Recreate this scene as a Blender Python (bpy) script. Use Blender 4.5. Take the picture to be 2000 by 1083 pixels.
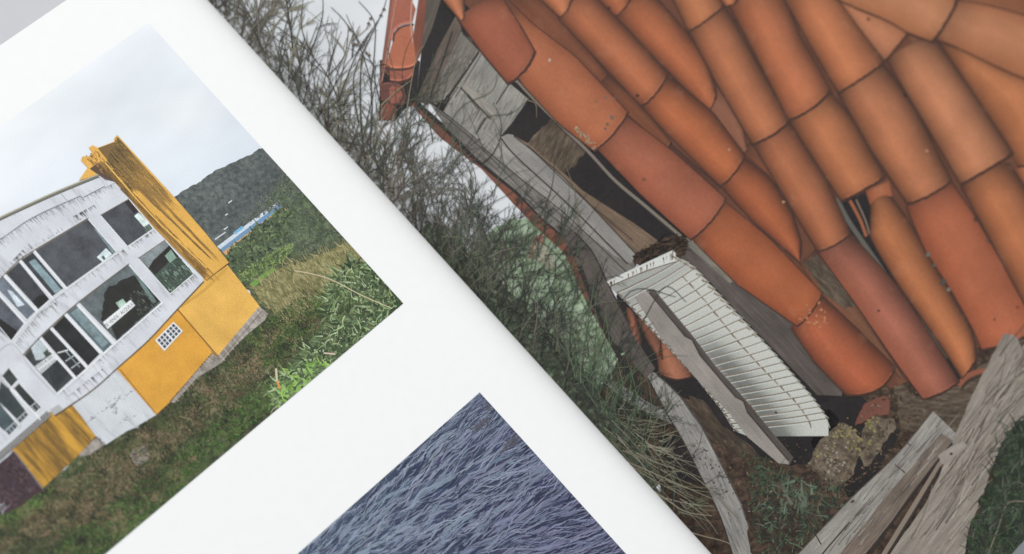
import bpy, bmesh, math, random
import numpy as np
from mathutils import Vector, Matrix
random.seed(7); rng = np.random.default_rng(7)
scene = bpy.context.scene
for o in list(bpy.data.objects): bpy.data.objects.remove(o)

# ------------------------------------------------------------------ camera
H = 0.020                       # height of the page surface above the table
TH, PH, DIST, LENS = math.radians(25), math.radians(50), 0.45, 70.0
fwd = Vector((math.sin(TH)*math.cos(PH), math.sin(TH)*math.sin(PH), -math.cos(TH)))
RQ = Vector((0, 0, -1)).rotation_difference(fwd)
CAM = Vector((0, 0, H)) - fwd*DIST
cd = bpy.data.cameras.new('camera'); cam = bpy.data.objects.new('camera', cd)
scene.collection.objects.link(cam); scene.camera = cam
cam.rotation_mode = 'QUATERNION'; cam.rotation_quaternion = RQ; cam.location = CAM
cd.lens = LENS; cd.sensor_width = 36; cd.clip_start = 0.01; cd.clip_end = 50
cd.dof.use_dof = True; cd.dof.focus_distance = 0.441; cd.dof.aperture_fstop = 9.5

# ------------------------------------------------------------------ world, lamps, exposure
w = bpy.data.worlds.new('World'); scene.world = w; w.use_nodes = True
bg = w.node_tree.nodes['Background']
bg.inputs[0].default_value = (0.93, 0.96, 1.0, 1); bg.inputs[1].default_value = 0.53
def area(name, loc, target, size, power, col):
    l = bpy.data.lights.new(name, 'AREA'); l.shape = 'RECTANGLE'; l.size = size[0]; l.size_y = size[1]
    l.energy = power; l.color = col
    o = bpy.data.objects.new(name, l); scene.collection.objects.link(o); o.location = loc
    d = Vector(target) - Vector(loc); o.rotation_euler = d.to_track_quat('-Z', 'Y').to_euler()
    return o
area('window_softbox', (-0.85, 1.25, 1.7), (0, 0, 0), (1.5, 1.5), 42, (1.0, 0.99, 0.97))
scene.view_settings.view_transform = 'Standard'
scene.view_settings.look = 'None'; scene.view_settings.exposure = 0; scene.view_settings.gamma = 1
scene.render.engine = 'CYCLES'

# ------------------------------------------------------------------ page geometry (swept across the gutter)
FPX = LENS/36*2000
Rm = np.array(RQ.to_matrix()); C0 = np.array(CAM)
def rays(p):
    p = np.atleast_2d(np.asarray(p, float))
    v = np.stack([(p[:, 0]-1000)/FPX, -(p[:, 1]-541.5)/FPX, -np.ones(len(p))], 1)
    return v @ Rm.T
def hitz(p, z):
    r = rays(p); t = (z - C0[2])/r[:, 2]
    return C0 + r*np.reshape(t, (-1, 1))
LAM, MU = 0.0047, 0.0125
SLOPE = 2.17; A0 = LAM*SLOPE; Z0 = H - A0
DR = 0.0016; BR_ = A0*math.exp(DR/LAM)
a = hitz([(405, 0)], Z0)[0]; b = hitz([(1390, 1083)], Z0)[0]
O0 = a[:2]; G = (b-a)[:2]; G /= np.linalg.norm(G); N = np.array([-G[1], G[0]])
if N[0] < 0: N = -N
DL = np.array([-.26, -.2, -.15, -.12, -.1, -.085, -.07, -.06, -.05, -.042, -.036, -.031, -.027, -.024, -.021, -.0185, -.016, -.014, -.012,
  -.0105, -.009, -.0078, -.0067, -.0057, -.0048, -.004, -.0032, -.0025, -.0018, -.0011, -.0005, 0, .0005, .001, DR])
DRR = np.array([DR, .0019, .0023, .0028, .0033, .0039, .0046, .0054, .0062, .0072, .0082, .0094, .0107, .0121, .0137, .0155, .0175, .02,
  .0225, .0255, .029, .033, .038, .044, .05, .058, .067, .08, .1, .13, .17, .21, .26])
ZL = H - A0*np.exp(DL/LAM); ZR = H - BR_*np.exp(-(DRR-DR)/MU)
def zof(d, side):
    return np.interp(d, DL, ZL) if side < 0 else np.interp(d, DRR, ZR)
def topage(p, side, off=0.0):
    r = rays(p); z = np.full(len(r), H)
    for _ in range(60):
        t = (z - C0[2])/r[:, 2]; P = C0 + r*t[:, None]
        q = P[:, :2] - O0; d = q @ N
        z = 0.5*z + 0.5*(zof(d, side) + off)
    return np.stack([q @ G, d], 1)
S_TOP = float(topage([(66, 44)], -1)[0, 0])
S_BOT = float(topage([(1987, 1070)], 1)[0, 0])
WPAGE = 0.222

# ------------------------------------------------------------------ materials
EXPO = 1.0
def lin(c):
    c = np.asarray(c, float)/255
    return np.where(c <= .04045, c/12.92, ((c+.055)/1.055)**2.4)/EXPO
def rgba(c): return tuple(lin(c)) + (1.0,)
class NT:
    def __init__(s, name, rough=.5, spec=.25):
        s.m = bpy.data.materials.new(name); s.m.use_nodes = True; s.t = s.m.node_tree; s.n = s.t.nodes
        s.b = s.n['Principled BSDF']; s.b.inputs['Roughness'].default_value = rough
        s.b.inputs['Specular IOR Level'].default_value = spec
        s.uv = s.n.new('ShaderNodeUVMap').outputs[0]
        at = s.n.new('ShaderNodeAttribute'); at.attribute_name = 'Col'; s.col = at.outputs[0]
    def link(s, a, b): s.t.links.new(a, b)
    def map(s, sx=1, sy=1, ox=0, oy=0):
        m = s.n.new('ShaderNodeMapping'); s.link(s.uv, m.inputs[0]); m.inputs['Scale'].default_value = (sx, sy, 1)
        m.inputs['Location'].default_value = (ox, oy, 0); return m.outputs[0]
    def noise(s, vec, scale, detail=3, rough=.55, dist=0):
        n = s.n.new('ShaderNodeTexNoise'); n.inputs['Scale'].default_value = scale; n.inputs['Detail'].default_value = detail
        n.inputs['Roughness'].default_value = rough; n.inputs['Distortion'].default_value = dist; s.link(vec, n.inputs[0]); return n.outputs[0]
    def ramp(s, f, stops):
        r = s.n.new('ShaderNodeValToRGB'); e = r.color_ramp.elements
        while len(e) < len(stops): e.new(.5)
        for i, (p, c) in enumerate(stops):
            e[i].position = p
            e[i].color = (c, c, c, 1) if isinstance(c, (int, float)) else rgba(c)
        s.link(f, r.inputs[0]); return r.outputs[0]
    def mix(s, mode, f, a, b):
        m = s.n.new('ShaderNodeMix'); m.data_type = 'RGBA'; m.blend_type = mode; m.clamp_result = False
        if isinstance(f, (int, float)): m.inputs[0].default_value = f
        else: s.link(f, m.inputs[0])
        for x, i in ((a, 6), (b, 7)):
            if isinstance(x, tuple): m.inputs[i].default_value = x
            else: s.link(x, m.inputs[i])
        return m.outputs[2]
    def done(s, c, grain=.28, bump=.12):
        g = s.noise(s.uv, 42, 2, .6)
        c = s.mix('MULTIPLY', 1.0, c, s.ramp(g, [(.25, 1-grain), (.75, 1+grain)]))
        s.link(c, s.b.inputs['Base Color'])
        if bump:
            bp = s.n.new('ShaderNodeBump'); bp.inputs['Strength'].default_value = bump; bp.inputs['Distance'].default_value = .00004
            s.link(s.noise(s.uv, 30, 2), bp.inputs['Height']); s.link(bp.outputs[0], s.b.inputs['Normal'])
        return s.m
M = {}
def ramp_ok(): pass
m = NT('printed_ink'); M['plain'] = m.done(m.col)
m = NT('printed_line_ink'); M['line'] = m.done(m.col, .12, 0)
m = NT('printed_sky_ink'); M['sky'] = m.done(m.mix('MULTIPLY', 1.0, m.col, m.ramp(m.noise(m.map(.35, .8), 1.1, 2), [(.3, .9), (.7, 1.04)])), .05)
m = NT('printed_terracotta_ink')
c = m.mix('MULTIPLY', 1.0, m.col, m.ramp(m.noise(m.uv, 1.1, 3, .5), [(.3, .88), (.7, 1.10)]))
c = m.mix('MULTIPLY', 1.0, c, m.ramp(m.noise(m.uv, 14, 3, .6), [(.3, .93), (.7, 1.07)]))
c = m.mix('MIX', m.ramp(m.noise(m.uv, 9, 3, .6), [(.68, 0.), (.8, .25)]), c, rgba((120, 66, 44)))
c = m.mix('MIX', m.ramp(m.noise(m.map(1, 1, 5, 3), 2.2, 3, .6), [(.58, 0.), (.85, .14)]), c, rgba((214, 160, 128)))
M['tile'] = m.done(c, .15)
def woodmat(name, lo, hi, crack, sx=1.2, sy=16):
    m = NT(name)
    v = m.map(sx, sy)
    c = m.mix('MULTIPLY', 1.0, m.col, m.ramp(m.noise(v, 1.5, 5, .65, .4), [(.28, lo), (.72, hi)]))
    c = m.mix('MIX', m.ramp(m.noise(m.map(sx*.8, sy*1.2, 3, 8), 1.6, 3, .6, .3), [(.30, crack), (.42, 0.)]), c, rgba((48, 42, 38)))
    c = m.mix('MULTIPLY', 1.0, c, m.ramp(m.noise(m.uv, 1.3, 3), [(.3, .8), (.7, 1.15)]))
    return m.done(c, .22)
M['wood'] = woodmat('printed_weathered_wood_ink', .62, 1.3, .6)
M['roughwood'] = woodmat('printed_cracked_beam_ink', .62, 1.3, .6, .7, 9)
M['smoothwood'] = woodmat('printed_smooth_plank_ink', .85, 1.12, .15)
def mottle(name, stops, scale, detail=6, rough=.7, sx=1, sy=1, grain=.3, big=(.75, 1.2), bs=1.0):
    m = NT(name)
    c = m.ramp(m.noise(m.map(sx, sy), scale, detail, rough, .3), stops)
    c = m.mix('MULTIPLY', 1.0, c, m.ramp(m.noise(m.uv, bs, 3), [(.3, big[0]), (.7, big[1])]))
    c = m.mix('MULTIPLY', 1.0, c, m.col)
    return m.done(c, grain)
M['hill'] = mottle('printed_hill_ink', [(.34, (66, 72, 74)), (.5, (88, 95, 94)), (.66, (112, 118, 110))], 11, bs=1.5, grain=.1)
M['scrub'] = mottle('printed_scrub_ink', [(.3, (36, 42, 30)), (.45, (66, 76, 50)), (.6, (102, 106, 74)), (.75, (138, 132, 102))], 7, bs=1.0, big=(.55, 1.4))
M['bush'] = mottle('printed_bush_ink', [(.32, (52, 60, 50)), (.5, (82, 96, 72)), (.66, (116, 130, 96))], 6, bs=2)
M['drygrass'] = mottle('printed_dry_grass_ink', [(.3, (84, 86, 54)), (.5, (132, 128, 84)), (.7, (174, 164, 120))], 8, bs=2)
M['soil'] = mottle('printed_soil_ink', [(.3, (34, 27, 24)), (.48, (72, 57, 47)), (.62, (102, 82, 66)), (.78, (140, 120, 98))], 6, bs=1.2)
M['rock'] = mottle('printed_rock_ink', [(.3, (66, 56, 48)), (.5, (116, 102, 86)), (.62, (142, 130, 110)), (.78, (186, 178, 164))], 5, bs=2)
M['weeds'] = mottle('printed_weeds_ink', [(.3, (22, 28, 22)), (.5, (48, 62, 42)), (.7, (92, 110, 76))], 7, bs=1.5)
M['thicket'] = mottle('printed_thicket_ink', [(.30, (74, 72, 66)), (.43, (128, 126, 118)), (.54, (186, 188, 188)), (.68, (228, 232, 234))], 10, bs=1.3)
M['thicketg'] = mottle('printed_green_thicket_ink', [(.3, (44, 46, 42)), (.45, (78, 84, 72)), (.6, (116, 128, 106)), (.76, (168, 184, 156))], 9, bs=1.3)
M['mist'] = mottle('printed_far_field_ink', [(.3, (112, 132, 98)), (.45, (158, 180, 144)), (.62, (196, 212, 186)), (.75, (140, 162, 124))], 5, bs=1.3, grain=.1)
M['dark'] = mottle('printed_dark_gap_ink', [(.3, (36, 32, 32)), (.6, (46, 42, 41)), (.8, (62, 57, 53))], 9)
M['straw'] = mottle('printed_rough_board_ink', [(.3, (56, 46, 40)), (.5, (98, 84, 70)), (.7, (136, 120, 100))], 5, sx=.6, sy=3)
M['stone'] = mottle('printed_stone_base_ink', [(.3, (110, 102, 96)), (.5, (152, 144, 136)), (.7, (184, 178, 170))], 7)
m = NT('printed_yellow_render_ink')
c = m.mix('MULTIPLY', 1.0, m.col, m.ramp(m.noise(m.uv, 2, 5, .6), [(.3, .86), (.7, 1.12)]))
M['yellow'] = m.done(c, .2)
m = NT('printed_stained_render_ink')
c = m.mix('MIX', m.ramp(m.noise(m.map(.45, 3.2), 1.3, 5, .65), [(.44, .85), (.62, 0.)]), m.col, rgba((98, 76, 42)))
M['stained'] = m.done(c, .22)
m = NT('printed_white_facade_ink')
c = m.mix('MIX', m.ramp(m.noise(m.map(1.0, 4.5), 1.3, 4, .6), [(.32, .4), (.46, 0.)]), m.col, rgba((140, 142, 146)))
c = m.mix('MULTIPLY', 1.0, c, m.ramp(m.noise(m.uv, 1.8, 3), [(.3, .88), (.7, 1.06)]))
M['facade'] = m.done(c, .1)
m = NT('printed_window_glass_ink')
c = m.mix('MULTIPLY', 1.0, m.col, m.ramp(m.noise(m.uv, 3.5, 5, .65), [(.3, .6), (.7, 1.5)]))
M['glass'] = m.done(c, .3)
m = NT('printed_water_ink')
c = m.mix('MULTIPLY', 1.0, m.col, m.ramp(m.noise(m.map(.5, 2.4), 3.4, 5, .6, .8), [(.30, .62), (.5, .98), (.70, 1.4)]))
c = m.mix('MULTIPLY', 1.0, c, m.ramp(m.noise(m.map(.3, 1.0, 4, 1), 1.8, 2, .5, .8), [(.34, .78), (.66, 1.22)]))
M['water'] = m.done(c, .3)
# paper, cover and table
m = NT('white_paper', .55, .2)
c = m.ramp(m.noise(m.uv, 4, 3), [(.3, .875), (.7, .89)])
c = m.mix('MULTIPLY', 1.0, c, (1.0, 1.0, .992, 1)); PAPER = m.done(c, .012, .1)
m = NT('stacked_page_edges', .8, .1); m2 = m.ramp(m.noise(m.map(.3, 60), 1.5, 2), [(.3, .55), (.7, .82)]); EDGE = m.done(m2, .03)
m = NT('grey_cover_board', .6, .2); COVER = m.done(m.ramp(m.noise(m.uv, 9, 3), [(.3, .3), (.7, .36)]), .05)
m = NT('grey_table_top', .6, .25)
tc = m.n.new('ShaderNodeTexCoord'); m.uv = tc.outputs['Object']
TABLE = m.done(m.mix('MULTIPLY', 1.0, m.ramp(m.noise(m.uv, 14, 4), [(.3, .52), (.7, .57)]), (.97, .99, 1.03, 1)), .03, .05)

# ------------------------------------------------------------------ object helpers
book = bpy.data.objects.new('open_book', None); scene.collection.objects.link(book)
bc = O0 + G*(S_TOP+S_BOT)/2; book.location = (bc[0], bc[1], 0); book.empty_display_size = .02
book['label'] = 'open photo book lying flat with printed photographs on white pages'; book['category'] = 'book'
def addpart(name, me, mat, parent, label=None):
    o = bpy.data.objects.new(name, me); scene.collection.objects.link(o); me.materials.append(mat)
    o.parent = parent
    if parent is book: o.location = (-bc[0], -bc[1], 0)
    if label: o['label'] = label
    return o
def W(sd, z):
    return np.column_stack([O0 + np.outer(sd[:, 0], G) + np.outer(sd[:, 1], N), z])
UVK = 1/0.0116
BOUNDS = {}
class Ink:
    """printed shapes, draped on one page surface and built as one mesh"""
    def __init__(s, side, layer, bound=None):
        s.side, s.layer, s.bound = side, layer, bound
        s.v = []; s.f = []; s.c = []; s.a = []; s.z = []
    def add(s, v, f, c, ang=0, dz=0):
        b = len(s.v); v = [tuple(map(float, p)) for p in v]; s.v += v
        c = np.asarray(c, float)
        s.c += [tuple(c)]*len(v) if c.ndim == 1 else [tuple(x) for x in c]
        s.a += [ang]*len(v); s.z += [dz]*len(v)
        s.f += [tuple(b+i for i in q) for q in f]; return s
    def poly(s, pts, col=(255, 255, 255), ang=0, dz=0, lin_=True):
        return s.add(pts, [tuple(range(len(pts)))], lin(col) if lin_ else col, ang, dz)
    def white(s, pts, ang=0, dz=0): return s.poly(pts, (1, 1, 1), ang, dz, False)
    def stroke(s, pts, w0, w1, col, dz=0):
        p = np.asarray(pts, float); t = np.gradient(p, axis=0); t /= np.linalg.norm(t, axis=1)[:, None]+1e-9
        n = np.stack([-t[:, 1], t[:, 0]], 1); w = (np.linspace(w0, w1, len(p)) if w1 is not None else np.asarray(w0, float))[:, None]/2
        v = np.concatenate([p+n*w, p-n*w]); k = len(p)
        return s.add(v, [(i, i+1, k+i+1, k+i) for i in range(k-1)], lin(col), 0, dz)
    def build(s, name, mat, parent, label=None):
        v = np.array(s.v); n = len(v); zo = np.array(s.z)*5e-6 + s.layer*5e-6 + 2e-5
        sd = topage(v, s.side, s.layer*5e-6+2e-5)
        # grain direction: turn the angle traced on the page into page coordinates
        ar = np.radians(np.array(s.a)); q = v + np.stack([np.cos(ar), np.sin(ar)], 1)*6
        dv = topage(q, s.side, s.layer*5e-6+2e-5) - sd; L = np.linalg.norm(dv, axis=1)+1e-12; dv /= L[:, None]
        first = {}
        for i, an in enumerate(s.a): first.setdefault(an, i)
        for i, an in enumerate(s.a): dv[i] = dv[first[an]]
        uv = np.stack([(sd*dv).sum(1), sd[:, 1]*dv[:, 0]-sd[:, 0]*dv[:, 1]], 1)*UVK
        me = bpy.data.meshes.new(name); me.from_pydata(np.column_stack([sd, zo]).tolist(), [], s.f)
        ul = me.uv_layers.new(name='UVMap'); cl = me.color_attributes.new('Col', 'FLOAT_COLOR', 'POINT')
        li = np.zeros(len(me.loops), int); me.loops.foreach_get('vertex_index', li)
        ul.data.foreach_set('uv', uv[li].astype('f').ravel())
        c3 = np.array(s.c)
        if s.side > 0: c3 = c3*.72 + .011          # inks toned down; the small lift paints in a veil of sheen
        cc = np.column_stack([c3, np.ones(n)])
        cl.data.foreach_set('color', cc.astype('f').ravel())
        bm = bmesh.new(); bm.from_mesh(me)
        bmesh.ops.triangulate(bm, faces=[f for f in bm.faces if len(f.verts) > 4])
        def cut(co, no, clear=False):
            if not bm.faces: return
            bmesh.ops.bisect_plane(bm, geom=bm.verts[:]+bm.edges[:]+bm.faces[:], dist=1e-7, plane_co=co, plane_no=no, clear_outer=clear)
        lo, hi = sd.min(0), sd.max(0)
        if s.side > 0: bd = (S_TOP, S_BOT, DR, WPAGE-.0002)
        else: bd = (S_TOP, S_BOT, -WPAGE+.0002, 0)
        if s.bound: bb = BOUNDS[s.bound]; bd = (max(bd[0], bb[0]), min(bd[1], bb[1]), max(bd[2], bb[2]), min(bd[3], bb[3]))
        if lo[0] < bd[0]: cut((bd[0], 0, 0), (-1, 0, 0), True)
        if hi[0] > bd[1]: cut((bd[1], 0, 0), (1, 0, 0), True)
        if lo[1] < bd[2]: cut((0, bd[2], 0), (0, -1, 0), True)
        if hi[1] > bd[3]: cut((0, bd[3], 0), (0, 1, 0), True)
        for x in (DL if s.side < 0 else DRR):
            if lo[1] < x < hi[1]: cut((0, x, 0), (0, 1, 0))
        bm.normal_update()
        for f in bm.faces:
            if f.normal.z < 0: f.normal_flip()
        bm.to_mesh(me); bm.free()
        k = len(me.vertices); co = np.zeros(k*3); me.vertices.foreach_get('co', co); co = co.reshape(-1, 3)
        P = W(co[:, :2], zof(co[:, 1], s.side)+co[:, 2]); me.vertices.foreach_set('co', P.ravel())
        if N[0]*G[1]-N[1]*G[0] > 0: me.flip_normals()
        me.update()
        return addpart(name, me, mat, parent, label)

def inside(poly, P):
    poly = np.asarray(poly, float); x, y = P[:, 0], P[:, 1]; r = np.zeros(len(P), bool); j = len(poly)-1
    for i in range(len(poly)):
        xi, yi = poly[i]; xj, yj = poly[j]
        r ^= ((yi > y) != (yj > y)) & (x < (xj-xi)*(y-yi)/((yj-yi) or 1e-9)+xi); j = i
    return r
def sample(poly, n):
    poly = np.asarray(poly, float); lo, hi = poly.min(0), poly.max(0); out = np.zeros((0, 2))
    while len(out) < n:
        P = lo + rng.random((n*2+10, 2))*(hi-lo); out = np.concatenate([out, P[inside(poly, P)]])
    return out[:n]
def rough(pts, amp=2.5, step=9, closed=True):
    out = []; n = len(pts)
    for i in range(n if closed else n-1):
        p, q = np.array(pts[i], float), np.array(pts[(i+1) % n], float); L = np.linalg.norm(q-p); k = max(1, int(L/step))
        nn = np.array([-(q-p)[1], (q-p)[0]])/(L+1e-9)
        for j in range(k):
            out.append(tuple(p+(q-p)*j/k + nn*random.uniform(-amp, amp)*(1 if j else .4)))
    if not closed: out.append(tuple(pts[-1]))
    return out
def jit(c, a=14):
    k = random.uniform(-a, a); return tuple(min(255, max(0, x+k+random.uniform(-4, 4))) for x in c)
def scatter(ink, poly, n, L, w, ang, spread, cols, curve=.3, seg=4, taper=.3):
    for p in sample(poly, n):
        l = random.uniform(*L); th = math.radians(ang+random.gauss(0, spread)); k = random.gauss(0, curve)/seg
        pts = [p]
        for i in range(seg):
            th += k; pts.append(pts[-1]+np.array([math.cos(th), math.sin(th)])*l/seg)
        ww = random.uniform(*w); ink.stroke(pts, ww, ww*taper, jit(random.choice(cols)), random.uniform(0, 3))
    return ink
def line(ink, pts, w, col, w1=None, dz=1, smooth=3):
    p = np.asarray(pts, float)
    if smooth > 1 and len(p) > 2:
        t = np.arange(len(p)); tt = np.linspace(0, len(p)-1, (len(p)-1)*smooth*2+1)
        out = []
        for u in tt:
            i = min(int(u), len(p)-2); f = u-i; p0, p1, p2, p3 = p[max(i-1, 0)], p[i], p[i+1], p[min(i+2, len(p)-1)]
            out.append(.5*((2*p1)+(-p0+p2)*f+(2*p0-5*p1+4*p2-p3)*f*f+(-p0+3*p1-3*p2+p3)*f**3))
        p = np.array(out)
    return ink.stroke(p, w, w if w1 is None else w1, col, dz)
def text(ink, s_, p0, p1, hpx, col, dz=2):
    cu = bpy.data.curves.new('lettering', 'FONT'); cu.body = s_; ob = bpy.data.objects.new('lettering', cu)
    scene.collection.objects.link(ob); bpy.context.view_layer.update()
    me = bpy.data.meshes.new_from_object(ob.evaluated_get(bpy.context.evaluated_depsgraph_get()))
    v = np.array([x.co[:2] for x in me.vertices]); fs = [tuple(f.vertices) for f in me.polygons]
    bpy.data.objects.remove(ob); bpy.data.curves.remove(cu); bpy.data.meshes.remove(me)
    p0, p1 = np.array(p0, float), np.array(p1, float); e = p1-p0; L = np.linalg.norm(e); e /= L; up = np.array([e[1], -e[0]])
    v = (v-[v[:, 0].min(), 0])*[L/np.ptp(v[:, 0]), hpx/.7]
    ink.add(p0+np.outer(v[:, 0], e)+np.outer(v[:, 1], up), fs, lin(col), 0, dz)

# ------------------------------------------------------------------ table
bm = bmesh.new(); bmesh.ops.create_cube(bm, size=1)
for v in bm.verts: v.co = Vector((v.co.x*1.6, v.co.y*1.2, v.co.z*.03-.015))
bmesh.ops.bevel(bm, geom=bm.edges[:], offset=.003, segments=2, affect='EDGES')
me = bpy.data.meshes.new('table_top'); bm.to_mesh(me); bm.free(); me.materials.append(TABLE)
o = bpy.data.objects.new('table_top', me); scene.collection.objects.link(o)
o['kind'] = 'structure'; o['label'] = 'plain light grey table surface under the open book'; o['category'] = 'table'

# ------------------------------------------------------------------ pages, page block, cover
def sheet(name, side, d0, d1, s0, s1, dz0, thick, mat, label=None):
    D = (DL if side < 0 else DRR); D = D[(D > d0) & (D < d1)]; D = np.concatenate([[d0], D, [d1]])
    S = np.linspace(s0, s1, 12); nd, ns = len(D), len(S); zt = zof(D, side)+dz0
    v = []; uvs = []
    for k in (0, 1):
        for i in range(ns):
            zz = zt if k == 0 else (np.full(nd, thick) if thick > 0 else zt+thick)
            zz = np.minimum(zz, zt-1e-5) if k else zz
            for j in range(nd): v.append((S[i], D[j], zz[j]))
    f = []; I = lambda k, i, j: k*ns*nd+i*nd+j
    for i in range(ns-1):
        for j in range(nd-1):
            f.append((I(0, i, j), I(0, i, j+1), I(0, i+1, j+1), I(0, i+1, j))); f.append((I(1, i, j), I(1, i+1, j), I(1, i+1, j+1), I(1, i, j+1)))
    for i in range(ns-1):
        f.append((I(0, i, 0), I(0, i+1, 0), I(1, i+1, 0), I(1, i, 0))); f.append((I(0, i, nd-1), I(1, i, nd-1), I(1, i+1, nd-1), I(0, i+1, nd-1)))
    for j in range(nd-1):
        f.append((I(0, 0, j), I(1, 0, j), I(1, 0, j+1), I(0, 0, j+1))); f.append((I(0, ns-1, j), I(0, ns-1, j+1), I(1, ns-1, j+1), I(1, ns-1, j)))
    v = np.array(v); P = W(v[:, :2], v[:, 2]); me = bpy.data.meshes.new(name); me.from_pydata(P.tolist(), [], f)
    ul = me.uv_layers.new(name='UVMap'); li = np.zeros(len(me.loops), int); me.loops.foreach_get('vertex_index', li)
    uv = np.stack([v[:, 0]+v[:, 1], v[:, 1]*.3+v[:, 2]+v[:, 0]*.3], 1) if mat is EDGE else v[:, :2]
    ul.data.foreach_set('uv', (uv*UVK)[li].astype('f').ravel())
    bm = bmesh.new(); bm.from_mesh(me); bmesh.ops.recalc_face_normals(bm, faces=bm.faces[:])
    for q in bm.faces: q.smooth = abs(q.normal.z) > .2
    for e in bm.edges: e.smooth = all(q.smooth for q in e.link_faces)
    bm.to_mesh(me); bm.free()
    return addpart(name, me, mat, book, label)
sheet('page_block', -1, -WPAGE+.001, .0014, S_TOP+.0006, S_BOT-.0006, -.00025, .0025, EDGE)
sheet('page_block', 1, DR+.0003, WPAGE-.001, S_TOP+.0006, S_BOT-.0006, -.00025, .0025, EDGE)
sheet('white_page', -1, -WPAGE, .0014, S_TOP, S_BOT, 0, -.00015, PAPER, 'white left page with two printed photographs')
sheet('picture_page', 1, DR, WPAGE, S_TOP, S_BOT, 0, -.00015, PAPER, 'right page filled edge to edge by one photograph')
cv = np.array([(S_TOP-.003, -WPAGE-.003), (S_BOT+.003, -WPAGE-.003), (S_BOT+.003, WPAGE+.003), (S_TOP-.003, WPAGE+.003)])
bm = bmesh.new(); lo = [bm.verts.new(p) for p in W(cv, np.full(4, .0002))]; hi = [bm.verts.new(p) for p in W(cv, np.full(4, .0023))]
bm.faces.new(lo); bm.faces.new(hi)
for i in range(4): bm.faces.new((lo[i], lo[(i+1) % 4], hi[(i+1) % 4], hi[i]))
bmesh.ops.recalc_face_normals(bm, faces=bm.faces[:]); bmesh.ops.bevel(bm, geom=bm.edges[:], offset=.0006, segments=2, affect='EDGES')
me = bpy.data.meshes.new('cover'); bm.to_mesh(me); bm.free(); addpart('cover', me, COVER, book)

# ================================================================== PRINT 1: the yellow building
q = topage([(293, 43), (785, 595)], -1); q2 = topage([(0, 248), (205, 1083)], -1)
BOUNDS['a'] = (float((q[0, 0]+q2[0, 0])/2), float((q[1, 0]+q2[1, 0])/2), -WPAGE+.018, float((q[0, 1]+q[1, 1])/2))
qw = topage([(943, 770), (1220, 1083), (570, 1083)], -1)
BOUNDS['w'] = (float((qw[0, 0]+qw[2, 0])/2), S_BOT-.012, -WPAGE+.018, float((qw[0, 1]+qw[1, 1])/2))
V = 48.6        # screen angle of the printed building's downward direction
HA = -33.0
def A(layer): return Ink(-1, layer, 'a')
big = [(-600, -100), (900, -100), (900, 1500), (-600, 1500)]
# sky with a soft tone change, as a grid
def grid(ink, x0, y0, x1, y1, nx, ny, fn, ang=0):
    X = np.linspace(x0, x1, nx); Y = np.linspace(y0, y1, ny); v = [(x, y) for y in Y for x in X]
    c = [lin(fn(x, y)) for x, y in v]
    f = [(j*nx+i, j*nx+i+1, (j+1)*nx+i+1, (j+1)*nx+i) for j in range(ny-1) for i in range(nx-1)]
    return ink.add(v, f, c, ang)
def lerp(a, b, t): t = min(1, max(0, t)); return tuple(x+(y-x)*t for x, y in zip(a, b))
def skyc(x, y):
    # along the print's own vertical: brighter top-left, bluer towards the hill
    t = ((x+150)*.66+(y-250)*.75)/520; k = math.exp(-(((x-300)/150)**2+((y-190)/90)**2))
    c = lerp((243, 245, 248), (218, 227, 236), t*1.0); k2 = math.exp(-(((x-400)/90)**2+((y-245)/40)**2))
    c = lerp(c, (222, 228, 232), k*.8); c = lerp(c, (242, 243, 245), math.exp(-(((x-370)/60)**2+((y-220)/40)**2))*.6)
    return c
def dim(x, y): return skyc(x, y)
i = A(1); grid(i, -600, -100, 900, 1500, 60, 60, dim, HA)
P1 = i.build('printed_photograph', M['sky'], book, 'printed photograph of a yellow and white building above scrub')
i = A(4).white(rough([(300, 430), (342, 384), (352, 377), (372, 364), (388, 357), (400, 348), (424, 331), (440, 326), (455, 318), (478, 307), (493, 301), (505, 291), (530, 284), (760, 480), (640, 560), (420, 560)], 1.3, 5))
i.build('wooded_hill', M['hill'], P1)
i = A(6).white(rough([(505, 440), (520, 395), (545, 362), (563, 335), (760, 520), (640, 520), (560, 560), (470, 560), (440, 505), (480, 460)], 4, 10))
scatter(i, [(520, 400), (570, 350), (700, 500), (560, 545)], 500, (3, 8), (1.5, 3.5), V+180, 50, [(1, 1, 1)], 0, 2)
for k, c_ in enumerate(i.c):
    if k > 60: i.c[k] = tuple(np.array([1, 1, 1])*random.choice((.55, .8, 1.3, 1.5)))
i.build('green_slope', M['bush'], P1)
i = A(8); scatter(i, [(480, 440), (500, 400), (530, 360), (560, 330), (600, 390), (560, 400), (520, 420)], 420, (3, 9), (1.5, 3.5), V+180, 60, [(82, 88, 86), (96, 102, 96), (88, 98, 82), (74, 82, 74), (104, 112, 92)], .3, 2)
scatter(i, [(560, 400), (620, 400), (690, 470), (640, 500), (560, 500)], 420, (3, 10), (1.5, 3.5), V+180, 60, [(88, 96, 80), (70, 82, 62), (104, 112, 88), (96, 98, 84)], .3, 2); i.build('slope_trees', M['plain'], P1)
i = A(5)
for (x, y, l) in ((446, 397, 9), (440, 421, 6), (560, 344, 5), (437, 449, 10), (420, 468, 26), (586, 361, 5)):
    i.stroke([(x, y), (x+l*.8, y-l*.55)], 2.6, 2, (205, 212, 218))
i.build('distant_white_roof', M['line'], P1)
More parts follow.
